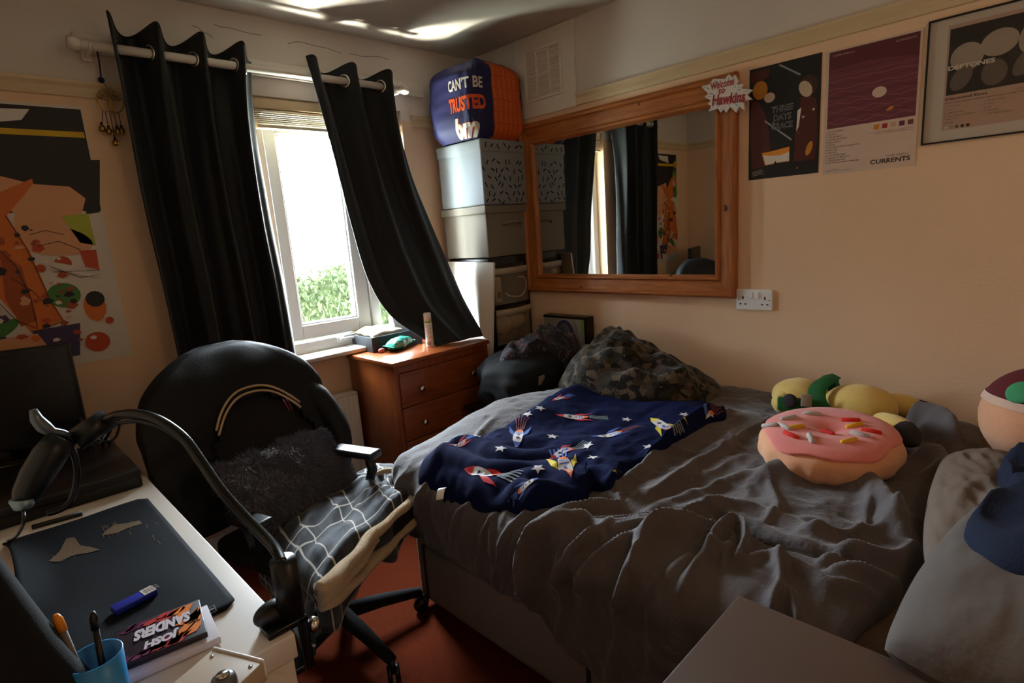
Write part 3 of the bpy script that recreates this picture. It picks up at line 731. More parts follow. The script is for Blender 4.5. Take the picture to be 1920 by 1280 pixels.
mb.bounds((dx0+.02, dy0+.004, dz-.06), (dx1-.02, dy0+.02, dz-.022), 0, .002); mb.bounds((dx0+.02, dy0+.03, 0), (dx1-.02, dy1, .06)); mb.build('carcass', CHS, ds)
for k, (zb, zt) in enumerate(((.570, .738), (.402, .566), (.234, .398), (.066, .230))):
    mb = MB(); mb.bounds((dx0+.023, dy0-.002, zb), (dx1-.023, dy0+.02, zt), 0, .003); dr = mb.build('drawer', CH, ds)
    for x in (-.89, -.56):
        mb = MB(); mb.lathe([(.006, 0), (.0055, .010), (.008, .014), (.0135, .019), (.0145, .024), (.011, .029), (.0, .0305)], (x, dy0-.002, (zb+zt)/2-.008), rotm(x=PI/2), seg=18)
        mb.build('knob', M_chrome, dr)

# radiator under the sill
rx0, rx1 = -1.75, -1.035
rd = thing('radiator', 'cream panel radiator on the wall under the window', 'radiator', ((rx0+rx1)/2, -.05, .12))
mb = MB(); nz_ = 24; V = []
for z in (.14, .155, .585, .60):
    row = []
    for i in range(nz_*8+1):
        u = i/(nz_*8); x = rx0+(rx1-rx0)*u; w = abs(math.sin(PI*u*nz_))**.4
        row.append(Vector((x, -.085-(0 if z in (.14, .60) else .012*w), z)))
    V.append(row)
mb.surf(V, 0); mb.bounds((rx0, -.085, .14), (rx1, -.07, .60)); mb.build('panel', M_whitep, rd)
mb = MB(); mb.bounds((rx0, -.088, .60), (rx1, -.03, .612), 0, .003); mb.build('top_grille', M_whitep, rd)
mb = MB(); mb.bounds((rx0+.1, -.07, .3), (rx0+.14, -.0, .5)); mb.build('bracket', M_whitep, rd); mb = MB(); mb.bounds((rx1-.14, -.07, .3), (rx1-.1, -.0, .5)); mb.build('bracket', M_whitep, rd); mb = MB(); mb.tube([(rx0+.05, -.06, 0), (rx0+.05, -.06, .16)], .008); mb.build('pipe', M_whitep, rd)

# ---- things on the chest
def Pz(x, y, z): return P(x, y, 'z', z)
zt = dz
# open dark shoebox
a, b_, c_ = Pz(663, 652, zt), Pz(716, 663, zt), Pz(776, 640, zt)
ex = (b_-a); ex.z = 0; ey = (c_-b_); ey.z = 0
bw, bd = ex.length, ey.length; ctr = (a+c_)/2; ctr.z = zt; ang = math.atan2(ex.y, ex.x)
R3 = rotm(z=ang)
bx = thing('shoebox', 'open dark grey cardboard box on the chest of drawers', 'box', ctr)
mb = MB(); hh = .078
for c, s_ in (((-bw/2, 0, hh/2), (.004, bd, hh)), ((bw/2, 0, hh/2), (.004, bd, hh)), ((0, -bd/2, hh/2), (bw, .004, hh)), ((0, bd/2, hh/2), (bw, .004, hh)), ((0, 0, .003), (bw, bd, .004))):
    mb.box(R3 @ Vector(c)+ctr, s_, 0, .001, R3)
mb.build('body', mat('charcoal card', '#2c2f34', .7), bx)
mb = MB(); V = []; 
for j in range(12):
    V.append([R3 @ Vector((-bw*.42+bw*.84*i/16, -bd*.42+bd*.6*j/11, .088+.022*math.sin(PI*i/16)**.5*math.sin(PI*j/11)**.5+.004*math.sin(i*1.1+j)))+ctr for i in range(17)])
mb.surf(V, 0); o = mb.build('folded_cloth', mat('cream towelling', '#d9cdb4', .9, .08, 60, .4, 400), None, loc=ctr+Vector((0, 0, .07)), solid=.03, soff=-1); tag(o, 'folded cream cloth lying in the open dark box on the chest', 'cloth')
# green and white carton
q = ctr+R3 @ Vector((bw*.1, bd*.3, .10)); cn = thing('carton', 'small white and lime green packet standing in the open box', 'packet', q-Vector((0, 0, .05)))
mb = MB(); mb.box(q, (.10, .035, .10), 0, .002, rotm(x=-.25, z=.2)); mb.build('body', M_white, cn)
mb = MB(); mb.box(q-Vector((0, .001, .015)), (.102, .037, .022), 0, .002, rotm(x=-.25, z=.2)); mb.build('band', mat('lime card', '#b6c93a', .5), cn)
# teal packet of wipes
q = Pz(757, 655, zt); q += Vector((0, .035, 0)); R3 = rotm(z=math.radians(22))
def wipes(v):
    return 1+.10*mnoise.noise(v*4.5)+.05*mnoise.noise(v*11)
wp = thing('wipes_packet', 'crinkled teal green packet of wipes at the front of the chest', 'packet', q)
mb = MB(); V = []
for j in range(25):
    t_ = j/24; row = []; rx = -.085+.17*t_
    h_ = .03*(math.sin(PI*t_)**.35)+.002; w_ = .038*(.82+.18*math.sin(PI*t_))
    for i in range(28):
        a = 2*PI*i/28; k = 1+.12*mnoise.noise(Vector((rx*40, math.cos(a)*2, math.sin(a)*2)))+.06*mnoise.noise(Vector((rx*120, math.cos(a)*5, math.sin(a)*5)))
        row.append(R3 @ Vector((rx, w_*math.copysign(abs(math.cos(a))**.7, math.cos(a))*k, .032+h_*math.copysign(abs(math.sin(a))**.8, math.sin(a))*k))+q)
    V.append(row)
mb.surf(V, 0, closeu=True); 
m, t, b = base('teal foil', .22, spec=.6); tc = t.new('ShaderNodeTexCoord'); vz = t.new('ShaderNodeTexNoise'); vz.inputs['Scale'].default_value = 28
t.link(tc.outputs['Object'], vz.inputs['Vector']); rp = t.new('ShaderNodeValToRGB'); rp.color_ramp.interpolation = 'CONSTANT'
rp.color_ramp.elements[0].color = lin('#0e6a5c'); rp.color_ramp.elements[1].position = .62; rp.color_ramp.elements[1].color = lin('#9cc4b4'); e = rp.color_ramp.elements.new(.5); e.color = lin('#178a72')
t.link(vz.outputs['Fac'], rp.inputs[0]); t.link(rp.outputs[0], b.inputs['Base Color'])
mb.build('pouch', m, wp)
for s_ in (-1, 1): mb = MB(); mb.box(R3 @ Vector((s_*.092, 0, .032))+q, (.02, .07, .002), 0, 0, R3 @ rotm(x=.1)); mb.build('end_seal', m, wp)
# deodorant can
q = Pz(811, 650, zt); q.z = zt; q += Vector((0, .02, 0)); dd = thing('deodorant_can', 'white deodorant spray can with a green ring standing on the chest', 'spray can', q)
mb = MB(); mb.lathe([(.0, 0), (.019, 0), (.0205, .003), (.0205, .125), (.019, .132)], q, seg=28); mb.build('body', M_white, dd)
mb = MB(); mb.lathe([(.0208, .128), (.0208, .134), (.0195, .136)], q, seg=28); mb.build('ring', mat('green ring', '#8ab52e', .4), dd)
mb = MB(); mb.lathe([(.0195, .134), (.0195, .172), (.017, .178), (0, .179)], q, seg=28); mb.build('cap', M_white, dd)
p = Print(lambda u, v, h: q+Vector((.0207*math.sin(u/.0205)*1, -.0208*math.cos(u/.0205), v)), cell=.004)
for k in range(9): p.rect(-.036, .112-.008*k, -.036+.03+.006*(k % 3), .115-.008*k, 0, 1)
for k in range(8): p.rect(-.030+.0032*k, .012, -.0285+.0032*k, .030, 1, 1)
p.mb.build('label', [mat('label grey', '#b9b4b0', .5), M_greyink], dd)
# pale blue tub behind
q = Pz(793, 640, zt)+Vector((.0, .09, 0)); q.z = zt
mb = MB(); mb.lathe([(0, 0), (.022, 0), (.024, .01), (.024, .05), (.015, .06), (.012, .062), (.012, .078), (0, .08)], q, seg=20); o = mb.build('bottle', mat('pale blue plastic', '#8fb4d8', .3), loc=q); tag(o, 'small pale blue bottle behind the spray can on the chest', 'bottle')
q = Pz(716, 661, zt); q.z = zt
mb = MB(); mb.ball(q+Vector((0, 0, .012)), (.018, .012, .012), nu=14, nv=8, fn=lambda v: 1+.2*mnoise.noise(v*3)); tag(mb.build('wrapper', mat('pink foil', '#a8605c', .4, .3, 80), loc=q), 'small pink wrapper between the dark box and the teal packet', 'wrapper')

# ------------------------------------------------------------------ stacked storage in the corner
# low black side table that carries the bag
TB = thing('side_table', 'low black side table in the corner at the foot of the bed', 'table', (-.36, -.72, 0))
tbx0, tbx1, tby0, tby1, tbz = -.66, -.03, -.94, -.47, .50
mb = MB(); mb.bounds((tbx0, tby0, tbz-.025), (tbx1, tby1, tbz), 0, .004); mb.build('tabletop', M_black, TB)
for x in (tbx0+.03, tbx1-.03):
    for y in (tby0+.03, tby1-.03):
        mb = MB(); mb.bounds((x-.012, y-.012, 0), (x+.012, y+.012, tbz-.025), 0, .002); mb.build('leg', mat('grey metal', '#4a4a4c', .4, metal=.6), TB)
# plastic drawer tower
tx0, tx1, ty0, ty1 = -.315, -.012, -.395, -.03
M_clear = mat('frosted plastic', '#8d8174', .35, .12, 9); 
m, t, b = base('frosted clear plastic', .3); b.inputs['Base Color'].default_value = lin('#c9bba8'); tr = t.new('ShaderNodeBsdfTransparent'); tr.inputs['Color'].default_value = (.86, .82, .76, 1); mx = t.new('ShaderNodeMixShader'); mx.inputs[0].default_value = .26; t.link(tr.outputs[0], mx.inputs[1]); t.link(b.outputs[0], mx.inputs[2]); t.link(mx.outputs[0], t.n['Material Output'].inputs[0]); M_frost = m
tw_ = thing('drawer_tower', 'tall clear plastic drawer tower with black frames in the corner', 'drawer tower', ((tx0+tx1)/2, (ty0+ty1)/2, 0))
mb = MB()
mb.bounds((tx0, ty0+.02, 1.185), (tx1, ty1, 1.225), 0, .008)
V = []
for z in (1.185, 1.225): V.append([Vector((tx0+(tx1-tx0)*i/14, ty0+.02-.035*math.sin(PI*i/14), z)) for i in range(15)])
mb.surf(V, 0); mb.add(V[1]+[], [tuple(range(15))]); mb.add(V[0]+[], [tuple(range(15))]); mb.build('lid', M_black, tw_)
mb = MB()
for x in (tx0, tx1-.016):
    for y in (ty0+.02, ty1-.016): mb.bounds((x, y, 0), (x+.016, y+.016, 1.19))
mb.bounds((tx0, ty1-.006, 0), (tx1, ty1, 1.185), 0)
levels = [(1.165, .965), (.935, .735), (.705, .505), (.475, .275), (.245, .045)]
for a, b_ in levels: mb.bounds((tx0, ty0+.02, b_-.02), (tx1, ty1, b_-.005))
mb.build('frame', M_black, tw_)
for k, (a, b_) in enumerate(levels):
    mb = MB(); V = []; W_ = []
    for z in (b_, a-.03): V.append([Vector((tx0+.017+(tx1-tx0-.034)*i/14, ty0+.015-.035*math.sin(PI*i/14), z)) for i in range(15)])
    mb.surf(V, 0)
    for s_ in (tx0+.017, tx1-.02): mb.bounds((s_, ty0+.016, b_), (s_+.003, ty1-.02, a-.03))
    mb.bounds((tx0+.017, ty0+.016, b_), (tx1-.017, ty1-.02, b_+.004)); d_ = mb.build('drawer', M_frost, tw_)
    mb = MB(); V = []
    for z, o_ in ((a-.035, 0), (a-.03, .008), (a-.004, .010), (a, 0)): V.append([Vector((tx0+.012+(tx1-tx0-.024)*i/14, ty0+.015-.035*math.sin(PI*i/14)-o_, z)) for i in range(15)])
    mb.surf(V, 0); mb.build('lip', mat('cloudy plastic', '#b3a695', .4), d_)
# contents seen through the fronts
q = Vector((-.17, -.30, .97))
mb = MB(); mb.tube(catmull([(-.10, -.37, 1.10), (-.05, -.375, 1.09), (-.035, -.37, 1.03), (-.09, -.375, .99), (-.17, -.37, 1.0), (-.20, -.37, 1.02)], 30), .006, seg=8); tag(mb.build('cable', mat('white cable', '#d8d0c4', .5), loc=(-.1, -.37, .98)), 'coiled white cable inside the top plastic drawer', 'cable')
mb = MB(); mb.box((-.255, -.355, 1.045), (.045, .03, .14), 0, .002); mb.box((-.252, -.3715, 1.015), (.02, .002, .035), 1); o = mb.build('small_box', [mat('cream card', '#c9b59a', .6), M_ink], loc=(-.255, -.355, .975)); tag(o, 'small cream box standing inside the top plastic drawer', 'box')
mb = MB(); mb.ball((-.10, -.33, .845), (.07, .04, .045), nu=22, nv=14); mb.ball((-.21, -.33, .84), (.06, .04, .06), nu=20, nv=12, fn=lambda v: 1+.15*mnoise.noise(v*3)); o = mb.build('white_bundle', mat('white fabric', '#c9b7a6', .8), loc=(-.15, -.33, .78)); tag(o, 'white rounded bundle inside the second plastic drawer', 'bundle')
mb = MB(); mb.ball((-.18, -.32, .765), (.10, .05, .028), nu=22, nv=12, fn=lambda v: 1+.25*mnoise.noise(v*4)); o = mb.build('brown_bag', mat('brown bag', '#6a4526', .8, .3, 40), loc=(-.18, -.32, .74)); tag(o, 'crumpled brown item at the bottom of the second plastic drawer', 'bag')
mb = MB(); mb.ball((-.20, -.31, .60), (.09, .05, .07), nu=22, nv=12, fn=lambda v: 1+.2*mnoise.noise(v*3)); o = mb.build('orange_cloth', mat('orange cloth', '#8a4a22', .9, .2, 40), loc=(-.20, -.31, .53)); tag(o, 'orange brown cloth in the third plastic drawer', 'cloth')
# leaning white board
a1, a2 = Vector((-.325, -.05, 1.215)), Vector((-.318, -.425, 1.205)); b1 = Vector((-.405, -.05, .02)); 
bt1 = P(910, 722, 'y', -.44); bt2 = P(926, 722, 'y', -.44)
mb = MB(); th = Vector((-.012, 0, 0))
cor = [Vector((-.336, -.05, 1.212)), Vector((-.331, -.44, 1.203)), Vector((-.415, -.44, .535)), Vector((-.42, -.05, .535))]
mb.add(cor+[c+th for c in cor], [(0, 1, 2, 3), (7, 6, 5, 4), (0, 4, 5, 1), (1, 5, 6, 2), (2, 6, 7, 3), (3, 7, 4, 0)])
o = mb.build('white_board', mat('white board', '#d8d2c8', .5, .02, 10), loc=(-.42, -.24, .535)); tag(o, 'tall white board leaning against the plastic drawer tower', 'board')
mb = MB(); mb.bounds((-.428, -.445, 0), (-.325, -.04, .532), 0, .004); o = mb.build('dark_box', M_black, loc=(-.38, -.24, 0)); tag(o, 'narrow black box on the floor under the white board beside the chest', 'box')
# grey lidded box
gx0, gx1, gy0, gy1 = -.345, -.008, -.41, -.04
gb = thing('storage_box', 'plain grey fabric storage box with a lid on top of the plastic drawers', 'storage box', ((gx0+gx1)/2, (gy0+gy1)/2, 1.228), 'storage boxes stacked in the corner')
M_lin = mat('grey linen', '#857d71', .85, .12, 120, .35, 700, stretch=(1, 1, 3))
mb = MB(); mb.bounds((gx0+.012, gy0+.012, 1.228), (gx1-.012, gy1, 1.475), 0, .006); mb.build('body', M_lin, gb)
mb = MB(); mb.bounds((gx0, gy0, 1.462), (gx1, gy1+.01, 1.504), 0, .006); mb.build('lid', M_lin, gb)
mb = MB(); q = P(962, 418, 'y', gy0); mb.tube([(q.x-.07, gy0+.012, q.z-.004), (q.x-.045, gy0-.012, q.z+.006), (q.x, gy0-.018, q.z+.01), (q.x+.045, gy0-.012, q.z+.006), (q.x+.07, gy0+.012, q.z-.004)], .008, seg=8); mb.build('handle', M_lin, gb)
# patterned box
wx0, wx1, wy0, wy1 = -.352, -.006, -.42, -.05
wb = thing('storage_box', 'pale fabric storage box patterned with black dashes on top of the grey box', 'storage box', ((wx0+wx1)/2, (wy0+wy1)/2, 1.506), 'storage boxes stacked in the corner')
M_pale = mat('pale blue grey cloth', '#8a9095', .85, .05, 60, .2, 600)
mb = MB(); mb.bounds((wx0+.006, wy0+.006, 1.506), (wx1-.006, wy1, 1.80), 0, .01); mb.bounds((wx0, wy0, 1.775), (wx1, wy1+.006, 1.842), 0, .012)
rr = random.Random(12); pts = []
p = Print(lambda u, v, h: Vector((u, wy0+(.0055 if v < 1.775 else -.0005)-h, v)))
def dash(u, v, L=.022, w=.008):
    a = rr.choice((.5, 1.0, 1.5, 2.2, 2.6, .8)); c_, s_ = math.cos(a)*L/2, math.sin(a)*L/2
    p.line([(u-c_, v-s_), (u+c_, v+s_)], w, 0, 1)
for i in range(7):
    for j in range(8):
        u = wx0+.025+(wx1-wx0-.05)*(i+.5*(j % 2))/7+rr.uniform(-.012, .012); v = 1.525+.265*j/6.6+rr.uniform(-.01, .01)
        if u < wx1-.02 and v < 1.83 and not 1.76 < v < 1.79: dash(u, v)
mb.add(p.mb.v, p.mb.f, 1)
mb.build('body', [M_pale, mat('dash print', '#17161a', .8)], wb)
# bag for life stuffed on top
bgc = Vector((-.205, -.25, 1.842)); bg = thing('shopping_bag', 'navy and orange shopping bag stuffed full on top of the storage boxes', 'bag', bgc)
M_navy = mat('navy woven plastic', '#1b1c4e', .65, .08, 60, .15, 300); M_org = mat('orange woven plastic', '#c4541a', .65, .08, 60, .15, 300); M_orl = mat('pale orange print', '#d98a55', .5)
bw_, bd_, bh_ = .205, .195, .395
def bagp(a, t_):
    ca, sa = math.cos(a), math.sin(a); e = .42
    prof_ = (1-.20*(1-min(1, t_/.18))**2)*(1-.42*max(0, (t_-.76)/.24)**2.6)
    x = bw_*math.copysign(abs(ca)**e, ca)*prof_; y = bd_*math.copysign(abs(sa)**e, sa)*prof_
    k = 1+.05*mnoise.noise(Vector((ca*2.2, sa*2.2, t_*3)))+.02*mnoise.noise(Vector((ca*7, sa*7, t_*9)))
    z = bh_*t_*(1+.05*mnoise.noise(Vector((ca*1.5+3, sa*1.5, 1)))*t_)
    return bgc+Vector((x*k, y*k, z))
na, nt = 120, 44; V = [[bagp(2*PI*i/na, j/nt) for i in range(na)] for j in range(nt+1)]
V.append([bgc+Vector((0, 0, bh_*.985)) + (p_-bgc-Vector((0, 0, bh_)))*.4 for p_ in V[-1]]); V.append([bgc+Vector((0, 0, bh_*.97))]*na)
mb = MB(); vs0 = len(mb.v); mb.surf(V, 0, closeu=True)
for fi, f in enumerate(mb.f):
    c_ = sum((Vector(mb.v[i]) for i in f), Vector())/4; r_ = c_-bgc
    if r_.y < -.02 and -.060 < r_.x < .165 and r_.z < bh_*.96: mb.m[fi] = 1
bb = mb.build('sack', [M_navy, M_org], bg)
bvb = BVHTree.FromPolygons([v.co for v in bb.data.vertices], [tuple(p_.vertices) for p_ in bb.data.polygons])
def onbag(u, v, h):
    if u > X-.09: o_ = Vector((u, bgc.y-.6, v)); d = Vector((0, 1, 0))
    else:
        an_ = (u-(X-.09))/.16; d = Vector((math.sin(-an_)*1.0, math.cos(an_), 0)); c0_ = Vector((X-.09, bgc.y-.03, v)); o_ = c0_-d*.6
    r_ = bvb.ray_cast(o_, d)
    if r_[0] is None: return Vector((u, bgc.y-bd_, v))
    return r_[0]-d*(.0012+h)
X = bgc.x
p = Print(onbag, cell=.012)
X = bgc.x
p.text("CAN'T BE", X-.352, bgc.z+.238, .235, .055, 0, 1, bold=.03)
p.text('TRUSTED', X-.364, bgc.z+.135, .255, .072, 1, 1, bold=.045)
p.text('bm', X-.318, bgc.z+.004, .165, .100, 1, 1, bold=.075, shear=.15); p.text('bm', X-.318, bgc.z+.004, .165, .100, 0, 2, bold=.05, shear=.15)
for i in range(6):
    for j in range(6):
        for k in range(4):
            uu = X-.052+.036*i; vv = bgc.z+.025+.058*j+.012*k
            p.rect(uu, vv, uu+.013, vv+.004, 2, 1)
p.mb.build('lettering', [mat('bag white print', '#d8cfc6', .5), mat('bag orange print', '#d9531e', .5), M_orl], bg)

# ------------------------------------------------------------------ bed
BX, BY, BYH = -1.36, -1.0, -2.93
M_div = mat('taupe divan fabric', '#7d736c', .9, .06, 80, .2, 900)
bed = thing('divan_bed', 'double divan bed base in taupe fabric with side drawers', 'bed', (BX/2, (BY+BYH)/2, 0))
mb = MB(); mb.bounds((BX, BYH, .035), (-.03, BY, .345), 0, .008); mb.build('base', M_div, bed)
for a, b_ in ((-1.795, -1.06), (-2.75, -1.90)):
    mb = MB(); mb.bounds((BX-.008, a, .055), (BX+.01, b_, .262), 0, .006); mb.build('drawer', M_div, bed)
    mb = MB(); mb.bounds((BX-.0095, a-.012, .05), (BX-.0005, a-.002, .268)); mb.build('drawer_gap_shade', mat('divan shadow gap', '#2c2826', .9), bed); mb = MB(); mb.bounds((BX-.0095, b_+.002, .05), (BX-.0005, b_+.012, .268)); mb.build('drawer_gap_shade', mat('divan shadow gap', '#2c2826', .9), bed)  # dark strips put in for the shade in the gaps beside the drawers
for y in (BY-.06, -2.0, BYH+.06):
    for x in (BX+.06, -.1): mb = MB(); mb.lathe([(.022, 0), (.022, .035)], (x, y, 0), seg=14); mb.build('castor', M_black, bed)
M_sheet = mat('brown fitted sheet', '#6b5444', .85, .1, 12, .2, 300)
mb = MB(); mb.bounds((BX+.005, BYH+.005, .345), (-.02, BY-.005, .575), 0, .05); mt = mb.build('mattress', M_sheet, loc=(BX/2, (BY+BYH)/2, .345)); tag(mt, 'mattress with brown fitted sheet on the divan bed', 'mattress')
add_bvh(mt)

# duvet ------------------------------------------------------------
XE, YE, RR, ZT = -1.355, -1.03, .085, .605
def uvp(x, y):
    q = P(x, y, 'z', ZT+.02)
    if q.x > XE-.05: return (-q.x, YE-q.y)
    q = P(x, y, 'x', XE-RR)
    return (-XE+RR*PI/2+(ZT-RR-q.z), YE-q.y)
ns, nq = 300, 300
sA = np.linspace(.012, -XE+RR*PI/2+.255, ns); qA = np.linspace(-RR*PI/2-.22, 1.425, nq)
S, Q = np.meshgrid(sA, qA)
folds = [  # photo polyline, width, height
 ([(1004, 1128), (1002, 1060), (1010, 1008), (1040, 978), (1110, 962), (1160, 955)], .020, .034),
 ([(1012, 1010), (1070, 990), (1150, 992), (1215, 986), (1290, 978)], .016, .026),
 ([(1055, 1120), (1080, 1050), (1115, 1012), (1180, 1002), (1250, 990)], .020, .026),
 ([(1110, 1110), (1130, 1058), (1170, 1030), (1240, 1012), (1310, 992)], .018, .024),
 ([(1085, 1045), (1110, 1020), (1150, 1010)], .012, .012),
 ([(1188, 1130), (1192, 1070), (1215, 1025), (1260, 1005), (1340, 985)], .016, .028),
 ([(1212, 1100), (1218, 1040), (1245, 1015), (1330, 1000)], .014, .020),
 ([(1290, 1130), (1320, 1070), (1345, 1045), (1375, 1035)], .016, .018),
 ([(1255, 1110), (1270, 1070), (1310, 1050)], .012, .012),
 ([(1345, 1060), (1348, 1015), (1368, 985), (1392, 995), (1402, 1030), (1400, 1060)], .014, .034),
 ([(1372, 1070), (1378, 1030), (1374, 1005)], .010, .014),
 ([(1130, 945), (1190, 890), (1260, 830), (1330, 775)], .035, .018),
 ([(1175, 950), (1245, 900), (1330, 840), (1400, 790)], .030, .016),
 ([(1215, 968), (1270, 935), (1350, 900), (1420, 880)], .026, .016),
 ([(1130, 900), (1160, 930), (1165, 960)], .012, .012),
 ([(1260, 960), (1340, 945), (1400, 955), (1480, 985), (1560, 1020)], .035, .020),
 ([(1420, 895), (1480, 885), (1560, 888), (1620, 915), (1665, 960), (1690, 1010)], .05, .045),
 ([(1440, 905), (1445, 960), (1430, 990)], .012, .010),
 ([(1620, 925), (1612, 970), (1590, 1000)], .014, .012),
 ([(1500, 1010), (1570, 1000), (1640, 985), (1690, 960)], .022, .020),
 ([(1540, 1060), (1600, 1045), (1660, 1040), (1710, 1015)], .022, .026),
 ([(1560, 1085), (1630, 1085), (1690, 1070), (1735, 1035)], .022, .030),
 ([(1470, 1060), (1490, 1110), (1480, 1150)], .014, .022),
 ([(1400, 1060), (1450, 1055), (1520, 1080), (1580, 1110), (1650, 1110)], .018, .022),
 ([(1510, 1120), (1530, 1160), (1520, 1200)], .014, .018),
 ([(1150, 925), (1230, 850), (1300, 800), (1360, 765)], .016, .016), ([(1210, 935), (1300, 870), (1390, 810), (1430, 780)], .014, .014), ([(1060, 990), (1150, 975), (1240, 972), (1330, 955), (1400, 958)], .012, .016),
 ([(1690, 800), (1740, 815), (1775, 840)], .04, .09), ([(1700, 850), (1740, 865), (1760, 890)], .035, .05),
 ([(800, 905), (860, 850), (930, 800)], .02, .010), ([(850, 1010), (865, 960), (885, 945)], .010, .010),
 ([(900, 1060), (915, 1000), (930, 970)], .010, .010), ([(780, 985), (790, 930), (800, 905)], .014, .012),
 ([(955, 1080), (960, 1010), (990, 965)], .011, .012), ([(830, 1040), (838, 990)], .008, .008), ([(930, 1090), (955, 1040)], .008, .008), ([(985, 1110), (975, 1050), (985, 1005)], .010, .012),
]
Hd = np.zeros(S.shape)
wob = .010*fbm(S*9, Q*9, 3, 3)
for pl, w, h in folds:
    pp = [uvp(*a) for a in pl]
    pp = [(v.x, v.y) for v in catmull([Vector((a, b, 0)) for a, b in pp], 4*len(pp))]
    d, par, sd = seglist(pp, S+wob, Q+wob)
    ends = np.clip(np.minimum(par, 1-par)*6, 0, 1)**.6
    wv = w*(1+.5*vn(par*5, par*0+h*100, 4)); k = d/wv
    asym = np.where(sd > 0, 1.0, .65)
    Hd += 1.2*h*np.exp(-(k/asym)**2*1.15)*(.35+.65*ends)
# seam groove of the duvet cover
pp = [uvp(*a) for a in [(1345, 968), (1400, 990), (1450, 1015), (1520, 1040), (1585, 1056)]]
d, par, sd = seglist(pp, S, Q); Hd -= .034*np.exp(-(d/.009)**2); Hd += .022*np.exp(-(d/.05)**2)*(sd < 0)
amp = .5+.5*np.clip((Q-.25)/.4, 0, 1)
Hd += amp*(.012*fbm(S*4+3, Q*4, 3, 1)+.006*ridged(S*5+.8*fbm(S*4, Q*4, 2, 9)*2, Q*9, 2, 12)-.002)
hang = np.clip((S-(-XE))/.12, 0, 1)
Hd += hang*(.012*ridged(Q*10+2*fbm(S*3, Q*3, 2, 5), S*2.0, 2, 20)-.004)
Hd += .0035*fbm(S*26, Q*30, 2, 30)
body = np.clip((Q-.50)/.06, 0, 1)*.016
Hd += body
Hd += .075*np.exp(-(((S-.85)/.38)**2+((Q-.02)/.26)**2))
Hd *= np.clip((S-.0)/.05, 0, 1)
ds_ = np.maximum(0, S+XE); dq_ = np.maximum(0, -Q); r_ = np.hypot(ds_, dq_)+1e-9
hem = .155+RR*PI/2+.10*np.clip((Q-.72)/.12, 0, 1)+.012*fbm(Q*8, Q*0, 2, 40)
r_c = np.minimum(r_, hem)
ang_ = np.minimum(r_c/RR, PI/2); outd = RR*np.sin(ang_); drp = RR*(1-np.cos(ang_))+np.maximum(0, r_c-RR*PI/2)
ux, uy = ds_/r_, dq_/r_
nx, ny, nz_ = -ux*np.sin(ang_), uy*np.sin(ang_), np.cos(ang_)
# head end edge rolls down to the sheet
roll = np.clip((1.425-Q)/.07, 0, 1); rollz = np.sqrt(np.maximum(0, 1-(1-roll)**2))
edgeQ = .06*fbm(S*3.2, S*0, 3, 50)-.04*np.clip((S-1.0)/.3, 0, 1)
X_ = np.minimum(-S, 0)*(S < -XE)+XE*(S >= -XE)-ux*outd+nx*Hd; Y_ = YE-np.maximum(Q, 0)*(1)+uy*outd+ny*Hd-edgeQ*np.clip(Q/1.4, 0, 1)
flat = ZT-drp+nz_*Hd
Z_ = np.where(nz_ > .5, .578+(flat-.578)*rollz, flat)
mb = MB(); V = [[(X_[j, i], Y_[j, i], Z_[j, i]) for i in range(ns)] for j in range(nq)]
mb.surf(V, 0); mb.keep = True
m, t, b = base('charcoal cotton', .8, spec=.3, sheen=.25)
tc = t.new('ShaderNodeTexCoord'); nz1 = t.new('ShaderNodeTexNoise'); nz1.inputs['Scale'].default_value = 7; nz1.inputs['Detail'].default_value = 6
t.link(tc.outputs['Object'], nz1.inputs['Vector']); t.link(t.mix(nz1.outputs['Fac'], lin('#4b4446'), lin('#5c5453')), b.inputs['Base Color'])
n2 = t.new('ShaderNodeTexNoise'); n2.inputs['Scale'].default_value = 55; n2.inputs['Detail'].default_value = 5; n2.inputs['Distortion'].default_value = 1.2; t.link(tc.outputs['Object'], n2.inputs['Vector'])
bp = t.new('ShaderNodeBump'); bp.inputs['Strength'].default_value = .35; bp.inputs['Distance'].default_value = .008; t.link(n2.outputs['Fac'], bp.inputs['Height']); t.link(bp.outputs[0], b.inputs['Normal'])
M_duv = m
dv = mb.build('duvet', M_duv, loc=(BX/2, -1.7, .58)); tag(dv, 'rumpled charcoal grey duvet spread over the bed', 'duvet')
add_bvh(dv)

# navy rocket fleece ------------------------------------------------
ol = [(1067, 735), (987, 779), (898, 834), (788, 886), (809, 911), (877, 943), (946, 952), (991, 958), (1042, 950), (1097, 943), (1110, 920), (1152, 908), (1183, 879), (1238, 844), (1290, 817), (1324, 796), (1359, 769), (1250, 735), (1150, 725)]
def onbed(a, b, dz=0.0):
    z = ZT+.03
    for _ in range(4):
        q = P(a, b, 'z', z); z = .5*z+.5*(drop(max(q.x, -1.42), q.y, default=.6)+dz)
    return P(a, b, 'z', z)
oo = [onbed(*a) for a in ol]
oo = [(max(q.x, -1.432), q.y) for q in oo]
def hf(x, y, t_, a):
    n = mnoise.noise(Vector((x*5, y*5, 1)))*.016+mnoise.noise(Vector((x*13, y*9, 4)))*.007
    edge = min(1, (1-t_)*9)**.5
    front = max(0, min(1, (-.95-x)/.3))
    w = .018+n+front*(.020*abs(math.sin(x*26+y*13+3*mnoise.noise(Vector((x*4, y*4, 8)))))+.012)
    return .008+edge*w
mb = heap(oo, hf, nr=60, na=220)
M_fl = mat('navy fleece', '#0a1136', .95, .15, 40, .3, 500, spec=.1)
v_fl = list(mb.v); f_fl = list(mb.f)
bvf = BVHTree.FromPolygons([Vector(v) for v in v_fl], f_fl)
missed = set()
